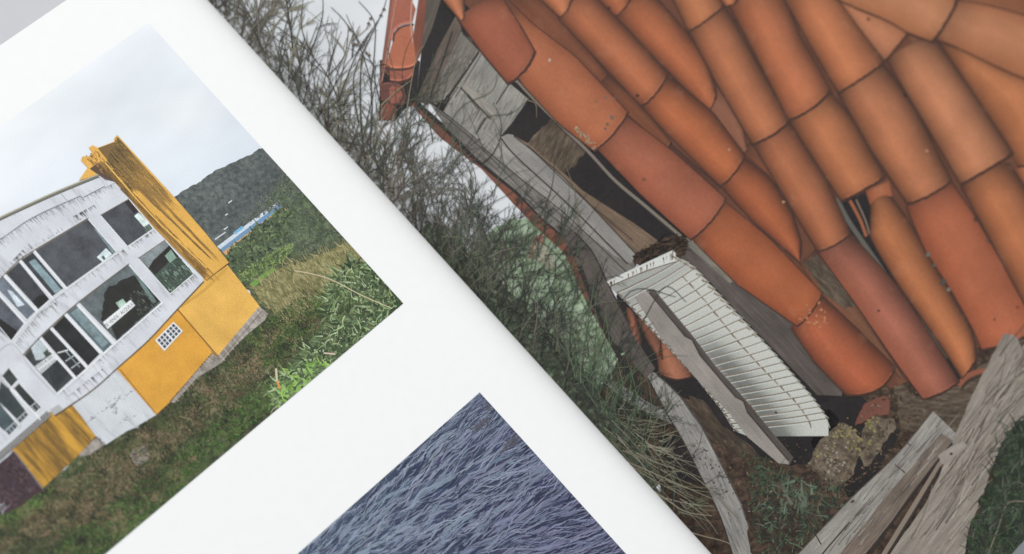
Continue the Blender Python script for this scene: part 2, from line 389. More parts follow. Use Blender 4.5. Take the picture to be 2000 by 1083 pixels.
# far blue-roofed shed
i = A(7)
i.poly([(424, 482), (540, 395), (545, 399), (430, 487)], (204, 214, 222)); i.poly([(430, 487), (545, 399), (553, 404), (436, 492)], (112, 146, 178), 0, 1)
i.poly([(455, 455), (472, 442), (477, 445), (460, 458)], (120, 175, 210), 0, 2)
i.build('blue_shed_roof', M['plain'], P1)
i = A(7).poly(rough([(434, 491), (552, 404), (562, 412), (552, 424), (520, 436), (500, 452), (480, 462), (442, 500)], 1.5, 7), (206, 160, 112)); i.build('orange_shed_wall', M['plain'], P1)
def leafy(ink, poly, n, cols, L=(4, 12), w=(2, 5), ang=V+180, sp=60): return scatter(ink, poly, n, L, w, ang, sp, cols, .5, 3, .3)
bp = [(438, 508), (448, 488), (462, 474), (486, 460), (500, 440), (524, 428), (545, 408), (566, 412), (570, 452), (560, 490), (545, 515), (500, 545), (468, 556)]
i = A(9).white(rough(bp, 3, 6)); i.build('garden_bush', M['bush'], P1)
i = A(10); leafy(i, bp, 420, [(62, 74, 54), (88, 104, 70), (48, 58, 44), (114, 130, 88), (76, 90, 62)]); i.build('bush_leaves', M['plain'], P1)
# scrub and grass
scr = [(-600, 1700), (-600, 900), (0, 990), (60, 960), (110, 930), (150, 895), (205, 860), (262, 838), (300, 812), (320, 760), (400, 690), (470, 630), (490, 606), (500, 590), (490, 575), (470, 555), (520, 545), (560, 520), (600, 500), (650, 490), (690, 480), (900, 600), (900, 1500)]
i = A(11).white(rough(scr, 4, 7), -40); i.build('scrub_ground', M['scrub'], P1)
i = A(13).white(rough([(487, 562), (520, 545), (560, 520), (600, 508), (650, 488), (672, 474), (690, 470), (720, 500), (700, 520), (650, 540), (640, 575), (600, 560), (560, 600), (540, 615), (515, 590)], 5, 8), V)
i.build('dry_grass', M['drygrass'], P1)
i = A(14)
vine = [(452, 552), (470, 530), (540, 492), (566, 475), (575, 485), (545, 520), (480, 552)]
leafy(i, vine, 260, [(108, 128, 72), (132, 150, 92), (78, 98, 56)], (3, 8), (2, 4))
i.poly([(486, 556), (530, 523), (540, 527), (498, 560)], (110, 152, 70)); i.build('vine_row', M['plain'], P1)
i = A(15)
dirs = [(112, 108, 74), (136, 124, 92), (88, 84, 58), (70, 80, 48), (150, 138, 104)]
scatter(i, [(487, 562), (560, 515), (690, 470), (720, 510), (640, 590), (560, 640), (520, 600)], 900, (8, 20), (.8, 1.8), V+180, 16, [(150, 144, 104), (124, 116, 78), (176, 166, 124), (98, 100, 62)], .3)
dark_scr = [(-50, 1110), (-50, 1000), (60, 975), (150, 905), (262, 845), (335, 790), (430, 712), (520, 632), (560, 610), (640, 620), (560, 720), (400, 880), (230, 1050), (200, 1100)]
scatter(i, dark_scr, 5200, (5, 15), (.9, 2.4), V+180, 55, [(44, 52, 32), (58, 66, 40), (34, 42, 28), (72, 74, 46), (92, 84, 60)], .6)
scatter(i, [(20, 1060), (100, 960), (300, 850), (400, 780), (480, 690), (560, 640), (500, 740), (300, 920), (150, 1040)], 2000, (7, 20), (.7, 1.5), V+170, 45, [(134, 116, 88), (112, 96, 72), (150, 134, 102), (86, 76, 54)], .8)
scatter(i, [(-20, 1100), (100, 1080), (330, 900), (520, 745), (600, 690), (640, 700), (205, 1090), (100, 1200)], 2600, (4, 11), (1.2, 3), V+180, 60, [(58, 88, 38), (74, 104, 48), (44, 68, 32), (92, 118, 60)], .5)
scatter(i, [(480, 660), (560, 600), (660, 560), (700, 520), (640, 650), (520, 720)], 1500, (4, 12), (1.2, 2.6), V+180, 50, [(80, 104, 52), (62, 82, 42), (108, 124, 70), (48, 62, 36)], .5)
scatter(i, [(-20, 1010), (60, 975), (120, 950), (60, 1010), (-20, 1050)], 300, (4, 12), (1.5, 3), V+180, 50, [(82, 110, 52), (100, 128, 66)], .5)
for _ in range(230):
    p = sample(dark_scr, 1)[0]; c_ = random.choice([(42, 46, 32), (52, 60, 38), (110, 94, 72), (88, 76, 56), (66, 84, 44), (36, 40, 30), (128, 112, 86)]); r_ = random.uniform(4, 13)
    for _ in range(24):
        q_ = p+np.array((random.gauss(0, r_), random.gauss(0, r_*.7))); t2 = random.uniform(3.2, 5.2); l = random.uniform(3, 10); i.stroke([q_, q_+np.array((math.cos(t2), math.sin(t2)))*l], random.uniform(1, 2.4), .5, jit(c_, 14), random.uniform(2, 5))
i.build('scrub_stems', M['line'], P1)
i = A(16).white(rough([(252, 890), (262, 878), (284, 868), (292, 888), (288, 902), (268, 914)], 1.5, 5), 150); line(i, [(256, 884), (270, 888), (286, 876)], 2, (.18, .16, .15), dz=1) if 0 else None
i.build('weathered_barrel', M['stone'], P1)
i = A(17); line(i, [(255, 887), (272, 884), (288, 872)], 2, (78, 72, 70)); line(i, [(253, 894), (272, 892), (291, 880)], 1.5, (92, 86, 82)); line(i, [(252, 890), (266, 914), (288, 903)], 2.4, (52, 50, 42)); i.build('barrel_hoop', M['line'], P1)
bpy.data.objects['weathered_barrel']['label'] = 'grey brown barrel half sunk in the scrub'
# corn
corn = [(700, 500), (790, 598), (690, 690), (600, 760), (545, 800), (530, 760), (570, 720), (620, 660), (640, 580), (650, 540)]
i = A(17); scatter(i, corn, 900, (10, 30), (3, 6.5), V+150, 55, [(82, 98, 66), (62, 78, 52), (102, 120, 82), (50, 64, 44)], 1.0, 5, .1)
scatter(i, corn, 360, (12, 38), (1.6, 4.5), V+140, 50, [(128, 150, 100), (148, 170, 122), (110, 132, 88), (168, 186, 144)], 1.2, 5, .1)
scatter(i, [(540, 800), (560, 725), (640, 700), (660, 710), (600, 760)], 90, (15, 34), (3, 7), V+150, 45, [(120, 160, 72), (150, 186, 96)], 1.2, 5, .1)
i.build('corn_plants', M['plain'], P1)
i = A(20); line(i, [(575, 529), (612, 536), (650, 548), (700, 574), (735, 590), (766, 603)], 1.8, (204, 190, 158)); line(i, [(539, 720), (541, 745)], 4, (206, 196, 160)); line(i, [(541, 745), (547, 760)], 4, (222, 150, 70))
line(i, [(632, 690), (655, 692)], 3, (210, 190, 170)); i.build('bent_cane', M['line'], P1)

# building: yellow walls
Y1, Y2 = (222, 160, 60), (206, 146, 54)
i = A(21).poly([(402, 540), (442, 515), (509, 601), (425, 699), (344, 606)], (224, 176, 88), V); i.build('yellow_side_wall', M['yellow'], P1)
i = A(22).poly([(346, 604), (416, 690), (333, 785), (303, 812), (228, 722), (240, 705)], (218, 160, 64), V); i.build('yellow_lower_wall', M['yellow'], P1)
i = A(22).poly([(-10, 885), (98, 803), (140, 788), (188, 853), (150, 893), (82, 955), (25, 880)], (206, 156, 62), V); i.build('yellow_stained_wall', M['stained'], P1, 'yellow wall streaked with brown damp')
i = A(21).poly(rough([(-60, 960), (0, 905), (28, 878), (84, 956), (60, 975), (20, 1000), (-40, 1010)], 2, 8), (66, 50, 54), V); i.build('dark_undercroft', M['glass'], P1)
i = A(22); scatter(i, [(-30, 960), (0, 912), (28, 885), (78, 955), (20, 990)], 260, (4, 14), (1, 2.6), V, 30, [(84, 66, 74), (52, 40, 44), (104, 84, 88), (44, 36, 38), (66, 52, 70)], .4); line(i, [(28, 882), (84, 956)], 3, (120, 116, 112)); scatter(i, [(-5, 985), (10, 980), (20, 995), (0, 1000)], 14, (4, 9), (1, 2), V, 40, [(180, 178, 186)], .3)
i.build('dry_brush', M['line'], P1)
i = A(23); line(i, [(346, 604), (426, 697)], 2.5, (128, 84, 34), dz=2); line(i, [(402, 547), (447, 514)], 3.5, (96, 62, 30), dz=2); line(i, [(234, 722), (304, 808)], 2, (150, 104, 40), dz=2)
line(i, [(352, 600), (400, 566), (442, 524)], 5, (206, 158, 72)); line(i, [(188, 853), (200, 866)], 2, (90, 80, 66)); i.build('wall_joint', M['line'], P1)
i = A(22); i.poly([(506, 599), (524, 613), (517, 626), (490, 648), (470, 666), (448, 690), (434, 708), (424, 697)], (1, 1, 1), V, 0, False)
i.poly([(414, 689), (434, 708), (420, 717), (385, 738), (368, 757), (340, 788), (331, 785)], (1, 1, 1), V, 0, False)
i.poly([(186, 853), (206, 868), (176, 888), (152, 894)], (1, 1, 1), V, 0, False); i.build('stone_wall_base', M['stone'], P1)
i = A(24)
for t in np.linspace(.08, .95, 9):
    p = np.array((506, 599))*(1-t)+np.array((424, 697))*t; i.stroke([p, p+(11, 13)], 1.2, 1.2, (196, 188, 178))
i.stroke([(513, 607), (432, 702)], 1.3, 1.3, (112, 104, 96)); 
for t in np.linspace(.1, .9, 8):
    p = np.array((414, 689))*(1-t)+np.array((333, 785))*t; i.stroke([p, p+(8, 9)], 1, 1, (184, 176, 166))
i.build('stone_joints', M['line'], P1)
# garage door
i = A(24).poly([(140, 790), (228, 722), (305, 811), (262, 836), (248, 842), (207, 869)], (212, 216, 220), V)
i.build('corrugated_door', M['facade'], P1)
i = A(25)
for k in range(22):
    t = (k+.5)/22; p = np.array((140, 790))*(1-t)+np.array((228, 722))*t; q_ = np.array((206, 868))*(1-t)+np.array((305, 811))*t; i.stroke([p, q_], 1.1, 1.1, (184, 188, 194))
for _ in range(46):
    u, v_ = random.random(), random.choice((.42, .44, .46, .8)) + random.gauss(0, .02)
    if v_ > .7 and not (.4 < u < .8): continue
    p = np.array((140, 790))*(1-u)*(1-v_)+np.array((228, 722))*u*(1-v_)+np.array((206, 868))*(1-u)*v_+np.array((305, 811))*u*v_
    i.stroke([p, p+np.array((.8, -.55))*random.uniform(2, 6)], 1.6, 1, jit((128, 124, 122), 20), 1)
for _ in range(14):
    p = np.array((215+random.uniform(0, 14), 790+random.uniform(0, 18))); i.stroke([p, p+(2, 3)], 1.6, .6, (92, 88, 88), 1)
i.build('door_ribs', M['line'], P1)
# tower
i = A(26).poly([(154, 353), (171, 328), (158, 314), (161, 306), (172, 306), (176, 304), (180, 298), (173, 289), (181, 284), (191, 289), (223, 277), (223, 271), (229, 264), (342, 387), (400, 454), (447, 513), (402, 548), (302, 447), (251, 389), (225, 357), (192, 342)], (222, 172, 84), V)
i.poly([(192, 342), (200, 322), (208, 320), (300, 424), (404, 526), (402, 548), (302, 447), (251, 389), (225, 357)], (178, 136, 70), V, .4)
i.build('yellow_tower', M['yellow'], P1, 'yellow corner tower streaked with dark mould at its top')
i = A(27)
def band(a0, b0, t0, t1, n, cols, L=(10, 40), w=(1, 3)):
    """vertical mould streaks between two edges of the tower"""
    for _ in range(n):
        t = random.uniform(t0, t1)**1.0; u = random.random()
        p = np.array(a0(t))*(1-u)+np.array(b0(t))*u; l = random.uniform(*L)
        d = np.array(b0(min(1, t+.05)))*u+np.array(a0(min(1, t+.05)))*(1-u)-p; d = d/(np.linalg.norm(d)+1e-6)
        i.stroke([p, p+d*l*.5, p+d*l], random.uniform(*w), .5, jit(random.choice(cols), 10), random.uniform(0, 2))
E1 = lambda t: (228+219*t, 266+247*t); E0 = lambda t: (207+222*t, 311+215*t); F0 = lambda t: (190+212*t, 322+224*t)
mould = [(98, 80, 50), (120, 96, 56), (80, 66, 44), (140, 112, 62)]
i.poly([(191, 290), (223, 278), (240, 285), (262, 314), (275, 345), (255, 350), (230, 330), (208, 311)], (122, 96, 58), V)
band(E0, E1, 0, .17, 620, mould, (8, 34), (.6, 1.9)); band(E0, E1, .06, .42, 420, [(168, 132, 72), (148, 116, 64), (124, 98, 56)], (14, 50), (.5, 1.5))
mid = lambda t: (np.array(E0(t))*.64+np.array(E1(t))*.36); m2_ = lambda t: (np.array(E0(t))*.46+np.array(E1(t))*.54)
soft = [(150, 116, 62), (130, 102, 58), (176, 134, 68)]
band(mid, m2_, .05, .85, 150, soft, (14, 44), (.5, 1.6)); band(lambda t: np.array(E0(t))*.96+np.array(E1(t))*.04, lambda t: np.array(E0(t))*.84+np.array(E1(t))*.16, .05, .8, 170, soft+mould, (14, 50), (.5, 1.7))
band(F0, lambda t: np.array(F0(t))*.45+np.array(E0(t))*.55, 0, .95, 330, [(124, 94, 50), (104, 78, 44), (150, 114, 58)], (12, 40), (.6, 1.8))
band(F0, E0, 0, .25, 200, mould, (6, 22), (.6, 1.8))
line(i, [(205, 318), (300, 425), (404, 524)], 2.2, (238, 190, 100), dz=4); 
i.poly([(175, 330), (192, 318), (207, 330), (226, 356), (206, 352), (192, 342)], (92, 72, 58), V, 1)
band(lambda t: (165+30*t, 305+35*t), lambda t: (190+20*t, 292+30*t), 0, .9, 60, [(150, 112, 66), (118, 90, 60), (188, 140, 70)], (4, 12))
i.build('tower_mould', M['plain'], P1)
# white facade
fac = [(-160, 520), (-60, 458), (0, 428), (116, 374), (192, 343), (225, 357), (253, 389), (302, 447), (321, 466), (381, 533), (398, 549), (346, 604), (290, 664), (232, 716), (180, 762), (107, 811), (98, 803), (0, 893), (-160, 1010)]
i = A(28).poly(fac, (210, 213, 219), V); i.build('white_facade', M['facade'], P1)
i = A(30)
line(i, [(-60, 457), (0, 427), (60, 399), (116, 374), (192, 343)], 6, (118, 118, 108), dz=1); line(i, [(-60, 455), (0, 425), (60, 397), (116, 372), (192, 341)], 1.6, (190, 184, 160), dz=2)
line(i, [(-60, 461), (0, 431), (60, 403), (116, 378), (194, 346)], 1.5, (72, 66, 58), dz=3)
line(i, [(-60, 500), (0, 468), (53, 432), (100, 408), (158, 383)], 1.7, (98, 96, 96), dz=2); line(i, [(163, 386), (205, 364)], 1.6, (110, 108, 106), dz=2)
line(i, [(116, 374), (130, 392)], 1.3, (160, 160, 160)); i.build('roof_edge', M['line'], P1)
i = A(31)      # grime runs below cornices and sills
def runs(pts, n, L, cols, w=(.7, 1.8)):
    p = np.array(pts, float); seg = np.linalg.norm(np.diff(p, axis=0), axis=1); cs = np.concatenate([[0], np.cumsum(seg)])
    for _ in range(n):
        u = random.random()*cs[-1]; k = min(np.searchsorted(cs, u)-1, len(seg)-1); k = max(k, 0); q_ = p[k]+(p[k+1]-p[k])*(u-cs[k])/seg[k]
        l = random.uniform(*L)*random.random(); i.stroke([q_, q_+np.array((.66, .75))*l], random.uniform(*w), .3, jit(random.choice(cols), 16), random.uniform(0, 2))
gr = [(164, 166, 170), (140, 142, 146), (184, 186, 190), (112, 112, 116), (176, 178, 182)]
runs([(-20, 478), (0, 468), (53, 432), (100, 408), (158, 383)], 200, (3, 30), gr); runs([(163, 386), (223, 358)], 60, (4, 18), gr)
runs([(0, 542), (36, 505), (67, 484), (172, 421)], 70, (-18, -2), gr); runs([(141, 424), (185, 400)], 36, (6, 20), [(60, 60, 60), (90, 90, 90)], (.8, 2.2)); runs([(25, 508), (45, 488)], 30, (4, 22), [(74, 74, 74), (110, 110, 108)], (1, 2.4))
runs([(75, 612), (130, 566), (228, 496)], 80, (3, 22), gr); runs([(30, 670), (75, 612), (110, 590)], 60, (4, 30), [(110, 108, 100), (84, 82, 78), (140, 136, 126)]); runs([(220, 497), (240, 486)], 24, (4, 26), [(80, 78, 74), (110, 108, 104)])
runs([(250, 484), (302, 448)], 36, (4, 14), gr+[(90, 74, 60)]); runs([(332, 576), (381, 535)], 44, (4, 18), gr+[(120, 106, 88)]); runs([(110, 770), (225, 672), (316, 592)], 110, (3, 22), gr); runs([(128, 778), (200, 720)], 50, (4, 30), [(96, 94, 96), (120, 110, 104)])
i.build('grime_streaks', M['plain'], P1)
# windows
sill = [(206, 210, 214)]
def window(pts, col, extra=None, frame=(232, 235, 238), L=32):
    i = A(L); c_ = np.mean(pts, 0); q_ = [tuple(c_+(np.array(p)-c_)*1.0) for p in pts]
    i.poly(q_, col, V)
    if extra: extra(i)
    i.build('window_glass', M['glass'], P1)
    j = A(L+3)
    for k in range(len(pts)): j.stroke([pts[k], pts[(k+1) % len(pts)]], 1.7, 1.7, frame if k != 0 else (120, 112, 100))
    j.build('window_frame', M['line'], P1)
def e1(i):
    i.poly([(252, 389), (263, 400), (272, 412), (262, 418), (244, 397)], (44, 40, 38), V, 1); i.poly([(262, 422), (271, 416), (291, 437), (283, 446)], (206, 222, 218), V, 2); i.poly([(281, 444), (293, 436), (299, 447), (286, 455)], (92, 108, 100), V, 2)
window([(196, 421), (252, 389), (300, 447), (249, 482)], (70, 73, 78), e1)
def e2(i):
    i.poly([(323, 469), (272, 505), (290, 524), (300, 508), (318, 492), (332, 478)], (124, 132, 134), V, 1); i.poly([(290, 524), (300, 508), (318, 492), (332, 478), (350, 500), (330, 512), (303, 537)], (40, 38, 36), V, 1)
    i.poly([(322, 500), (334, 488), (345, 504), (332, 514)], (136, 164, 150), V, 2)
    for _ in range(70):
        p = sample([(302, 540), (350, 500), (379, 533), (334, 572)], 1)[0]; l = random.uniform(3, 12); i.stroke([p, p+np.array((.68, .73))*l], 1.4, .8, random.choice([(112, 138, 124), (56, 66, 58), (150, 170, 158), (40, 46, 40)]), 3)
window([(270, 505), (323, 469), (379, 535), (332, 575)], (66, 80, 70), e2)
def e3(i):
    i.poly([(183, 446), (190, 450), (228, 492), (222, 498)], (118, 134, 138), V, 1); i.poly([(189, 503), (207, 485), (219, 497), (200, 512)], (206, 220, 222), V, 2); i.poly([(198, 502), (202, 499), (206, 506), (203, 509)], (70, 76, 80), V, 3)
window([(67, 491), (172, 428), (228, 493), (130, 563)], (76, 79, 84), e3)
window([(41, 508), (65, 493), (125, 564), (102, 581)], (56, 60, 64), lambda i: i.poly([(56, 512), (68, 506), (120, 566), (108, 574)], (132, 154, 160), V, 1))
window([(11, 536), (38, 512), (98, 585), (75, 606)], (60, 63, 68), lambda i: i.poly([(62, 590), (75, 578), (88, 576), (96, 585), (75, 606)], (30, 30, 32), V, 1))
window([(-14, 556), (7, 540), (70, 609), (53, 626)], (104, 112, 122), lambda i: i.poly([(14, 566), (24, 570), (48, 596), (34, 600)], (200, 210, 218), V, 1))
window([(-50, 580), (-17, 560), (48, 632), (22, 667)], (84, 88, 96), lambda i: i.poly([(-40, 610), (0, 622), (38, 650), (22, 667)], (28, 27, 29), V, 1))
def e7(i):
    i.poly(rough([(205, 572), (212, 560), (228, 556), (240, 546), (256, 540), (268, 535), (312, 588), (230, 664), (196, 625)], 2, 6), (40, 40, 38), V, 1)
    i.poly([(258, 530), (266, 532), (306, 590), (298, 594)], (108, 128, 126), V, 2); i.poly([(226, 592), (240, 584), (250, 598), (236, 606)], (170, 196, 180), V, 3); i.poly([(206, 628), (215, 634), (228, 664), (220, 660)], (96, 100, 98), V, 3)
    for _ in range(60):
        p = sample([(250, 575), (270, 560), (308, 590), (270, 618)], 1)[0]; i.stroke([p, p+np.array((.68, .73))*random.uniform(2, 8)], 1.3, .7, random.choice([(84, 98, 84), (60, 66, 58), (120, 132, 118)]), 3)
window([(154, 592), (251, 517), (316, 591), (228, 668)], (96, 104, 106), e7)
window([(130, 612), (150, 597), (220, 673), (202, 690)], (84, 100, 106), lambda i: i.poly([(138, 612), (152, 602), (212, 670), (200, 680)], (122, 140, 144), V, 1))
window([(102, 640), (126, 616), (196, 692), (172, 716)], (34, 35, 36))
def e9(i):
    i.stroke([(112, 690), (133, 684)], 2, 2, (210, 214, 214), 2); i.stroke([(128, 706), (146, 694)], 2, 2, (190, 200, 200), 2); i.stroke([(139, 720), (158, 706)], 2, 2, (190, 200, 200), 2); i.stroke([(128, 686), (156, 718)], 1.5, 1.5, (170, 184, 182), 2)
window([(80, 658), (98, 642), (169, 720), (149, 738)], (42, 44, 46), e9)
def e10(i):
    i.poly([(58, 674), (76, 664), (98, 688), (84, 702), (70, 704)], (180, 190, 194), V, 1); i.poly([(82, 702), (108, 698), (134, 728), (110, 764)], (46, 50, 52), V, 2)
    i.poly([(84, 690), (92, 682), (98, 692), (90, 698)], (60, 72, 58), V, 3)
window([(47, 696), (76, 660), (145, 738), (111, 769)], (58, 62, 64), e10)
window([(4, 736), (18, 719), (36, 742), (22, 757)], (52, 58, 58)); window([(0, 745), (20, 762), (57, 810), (40, 828), (-6, 782)], (58, 66, 68)); window([(27, 760), (38, 749), (81, 796), (67, 809)], (44, 50, 50)); window([(-12, 790), (-2, 786), (37, 832), (18, 852), (-16, 822)], (70, 84, 88))
# mullions: broad white posts
i = A(36)
for p, q_, w_ in (((66, 489), (132, 566), 4), ((38, 510), (104, 584), 4), ((8, 538), (74, 611), 4), ((151, 595), (224, 672), 4), ((127, 614), (200, 692), 4), ((99, 642), (171, 720), 4), ((78, 662), (147, 740), 4), ((-18, 558), (50, 633), 4), ((20, 758), (80, 820), 4)): i.stroke([p, q_], w_, w_, (228, 231, 234), 3)
line(i, [(22, 668), (75, 608), (130, 566), (228, 496), (240, 487)], 2, (222, 226, 228), dz=4); line(i, [(45, 694), (75, 662), (100, 638), (152, 592), (252, 516)], 2, (92, 88, 80), dz=4); line(i, [(111, 771), (160, 730), (225, 672), (318, 591)], 2.4, (236, 238, 240), dz=4)
line(i, [(0, 545), (38, 508), (67, 489), (173, 426)], 1.8, (104, 98, 90), dz=4); line(i, [(398, 550), (346, 605), (290, 665), (232, 717), (180, 763), (107, 813)], 2.2, (96, 82, 62), dz=4)
line(i, [(-20, 706), (22, 672), (60, 720), (107, 770)], 1.4, (176, 180, 184), dz=4); i.build('window_mullions', M['line'], P1)
# balcony
i = A(38)
i.poly([(-40, 905), (90, 795), (100, 804), (-30, 920)], (206, 210, 214)); 
i.poly([(-40, 918), (-20, 900), (92, 803), (101, 812), (-12, 910), (-32, 930)], (66, 62, 58), 0, .3)
for k in range(36):
    t = k/35; p = np.array((-20, 904))*(1-t)+np.array((92, 806))*t; i.stroke([p-(1, 1), p+(6.5, 7)], 1.5, 1.5, (204, 206, 206), 1)
line(i, [(2, 850), (76, 780)], 1.5, (210, 214, 218), dz=2)
for k in range(12):
    t = k/11; p = np.array((10, 842))*(1-t)+np.array((74, 784))*t; i.stroke([p, p+(8, 10)], 1.1, 1.1, (196, 202, 204), 2)
i.poly([(98, 801), (114, 790), (122, 798), (106, 812)], (176, 176, 178), V, 2); line(i, [(-10, 904), (98, 806)], 1.5, (120, 112, 102), dz=3); i.build('balcony_rail', M['line'], P1)
# banners with lettering
i = A(40).poly([(201, 630), (255, 586), (264, 597), (210, 643)], (232, 235, 236)); text(i, 'SE VENDE / ALQUILA', (208.5, 639.5), (261, 596), 7, (44, 48, 54)); i.build('for_sale_banner', M['line'], P1)
i = A(40).poly([(68, 716), (104, 690), (112, 703), (80, 731)], (214, 218, 220)); text(i, 'TODO AL 50%', (73, 721), (103, 699), 5.5, (50, 54, 60)); text(i, 'LIQUIDACION TOTAL', (79, 729), (110, 705), 5, (60, 62, 66)); i.build('clearance_banner', M['line'], P1)
# small barred window
i = A(40).poly([(303, 665), (339, 629), (357, 647), (321, 686)], (236, 238, 238)); f = np.array([(303, 665), (339, 629), (357, 647), (321, 686)], float)
def bil(u, v): return f[0]*(1-u)*(1-v)+f[1]*u*(1-v)+f[2]*u*v+f[3]*(1-u)*v
for cu in range(6):
    for cv_ in range(3):
        u0, v0 = .06+cu*.15+(.03 if cu > 2 else 0), .09+cv_*.29; i.poly([bil(u0, v0), bil(u0+.115, v0), bil(u0+.115, v0+.235), bil(u0, v0+.235)], (72, 80, 92), 0, 1)
i.build('barred_window', M['line'], P1)

# ================================================================== PRINT 2: the water
def wc(x, y):
    t = ((x-570)*.8+(y-770)*.25)/640; k = (y-770)/313
    return lerp((104, 108, 132), lerp((112, 128, 146), (76, 78, 104), t), k*2.5)
i = Ink(-1, 1, 'w'); grid(i, 100, 700, 1500, 1500, 36, 24, wc, -36)
P2 = i.build('printed_photograph', M['water'], book, 'printed photograph of rippled blue grey water')
i = Ink(-1, 4, 'w')
wp = [(943, 765), (1240, 1110), (540, 1110)]
def flow(p):
    dep = min(1, max(0.0, (p[1]-770)/313)); f = min(1, max(0, (p[0]-640)/520))
    return math.radians(-44+26*f*dep + 7*math.sin(p[0]*.021+p[1]*.034) + 5*math.sin(p[0]*.06-p[1]*.045))
def wave(p, l, w_, col, dz, j=.16, step=5):
    pts = [np.array(p)]; a_ = 0; dep = max(.25, min(1, (p[1]-740)/200))
    for _ in range(max(3, int(l/step))):
        a_ = a_*.72+random.gauss(0, j); t2 = flow(pts[-1])+a_; pts.append(pts[-1]+np.array([math.cos(t2), math.sin(t2)])*step)
    u = np.linspace(0, 1, len(pts)); i.stroke(pts, w_*dep*(.15+np.sin(np.pi*u))*(.75+.35*np.sin(u*14+random.random()*6)), None, jit(col, 10), dz)
def tone(p, a_, b_):
    return lerp(a_, b_, ((p[0]-570)*.8+(p[1]-770)*.25)/600)
for p in sample(wp, 520): wave(p, random.uniform(50, 190), random.uniform(3, 8), tone(p, (72, 86, 106), (50, 50, 78)), random.uniform(0, 1))
for p in sample(wp, 300): wave(p, random.uniform(50, 160), random.uniform(4, 9), tone(p, (132, 148, 162), (96, 98, 124)), random.uniform(.5, 1.5))
for p in sample(wp, 330): wave(p, random.uniform(30, 130), random.uniform(1.6, 4.2), tone(p, (54, 66, 88), (42, 42, 66)), random.uniform(1, 2), .17, 4)
for p in sample(wp, 300): wave(p, random.uniform(50, 180), random.uniform(1.0, 2.6), tone(p, (150, 164, 178), (122, 124, 150)), random.uniform(1.5, 3), .17, 4)
for p in sample(wp, 700): wave(p, random.uniform(4, 10), random.uniform(.8, 1.8), random.choice([(136, 146, 162), (56, 62, 82), (108, 116, 138)]), random.uniform(2, 3), .4, 3)
i.build('ripple_crests', M['plain'], P2)
i = Ink(-1, 8, 'w')
for cx, cy, a_, b_, n_ in ((936, 832, 26, 9, 130), (1002, 862, 26, 9, 150), (955, 795, 14, 10, 60), (985, 880, 12, 4, 30)):
    for _ in range(n_):
        u, v_ = random.gauss(0, .5)*a_, random.gauss(0, .5)*b_; p = np.array((cx+u*.8+v_*.5, cy-u*.55+v_*.7)); i.stroke([p, p+np.array((.8, -.5))*random.uniform(2, 7)], 2.2, 1, jit((84, 84, 96), 12), random.uniform(0, 2))
i.build('dark_reef', M['plain'], P2)
#@@RIGHT@@
# ================================================================== PRINT 3: collapsed tiled roof, full bleed on the right page
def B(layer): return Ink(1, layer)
def skr(x, y):
    return lerp((240, 245, 249), (247, 250, 253), (x-400)/400)
i = B(1); grid(i, 300, -400, 2600, 1700, 24, 24, skr, 0)
P3 = i.build('printed_photograph', M['sky'], book, 'full page printed photograph of a collapsed clay tiled roof')
g0, g1 = np.array((405., 0.)), np.array((1390., 1083.))
gp = lambda t, off=0: tuple(g0+(g1-g0)*t+np.array((.74, -.67))*off)
i = B(2).white(rough([(930, 470), (990, 430), (1040, 430), (1110, 480), (1180, 600), (1260, 760), (1260, 900), (1190, 900), (1060, 780), (900, 600), (900, 500)], 5, 12)); i.build('far_field', M['mist'], P3)
i = B(3).poly(rough([(1044, 462), (1060, 458), (1064, 474), (1052, 490), (1040, 510), (1032, 505)], 2, 7), (178, 126, 108)); i.poly(rough([(1046, 470), (1066, 480), (1090, 520), (1070, 526), (1040, 500)], 3, 6), (176, 172, 150), 0, 1); i.build('far_roof', M['plain'], P3)
i = B(4).white(rough([gp(-.15), gp(-.15, 120), gp(-.02, 50), gp(.1, 40), gp(.25, 26), gp(.35, 34), gp(.42, 44), gp(.5, 40), gp(.5, -10)], 7, 9), 75); i.build('thicket', M['thicket'], P3)
i = B(5).white(rough([gp(.42, -20), gp(.42, 30), gp(.5, 52), gp(.6, 60), gp(.68, 60), gp(.76, 66), (1200, 790), (1230, 790), (1280, 860), (1290, 960), gp(.98, -20)], 8, 9), 75); i.build('green_thicket', M['thicketg'], P3)
# soil, everything behind the lower edge of the roof
i = B(6).white(rough([(1170, 770), (1210, 700), (1260, 640), (1440, 780), (1620, 790), (1740, 690), (1880, 640), (2010, 580), (2700, 240), (2700, 1700), (1400, 1700), (1300, 990), (1270, 900)], 4, 12)); i.build('bare_soil', M['soil'], P3)
for hp in ([(1285, 850), (1335, 850), (1380, 935), (1370, 950), (1300, 920)], [(820, 190), (840, 60), (830, -30), (900, -30), (905, 40), (870, 120)], [(1560, 720), (1640, 740), (1700, 790), (1720, 840), (1760, 840), (1700, 950), (1640, 980), (1590, 900), (1580, 800)]):
    i = B(7).white(rough(hp, 3, 9)); i.build('dark_hollow', M['dark'], P3)
i = B(7).white(rough([(1205, 560), (1300, 640), (1440, 800), (1620, 800), (1640, 820), (1600, 900), (1545, 910), (1440, 880), (1370, 800), (1290, 745), (1235, 705), (1210, 640)], 3, 10))
i.build('dark_hollow', M['dark'], P3)
i = B(8).white([(858, -30), (960, -30), (1000, 100), (1200, 300), (1350, 470), (1450, 560), (1650, 770), (1600, 790), (1400, 600), (1250, 520), (1100, 420), (960, 300), (840, 200), (812, 198), (833, -10)]); i.build('dark_roof_void', M['dark'], P3)
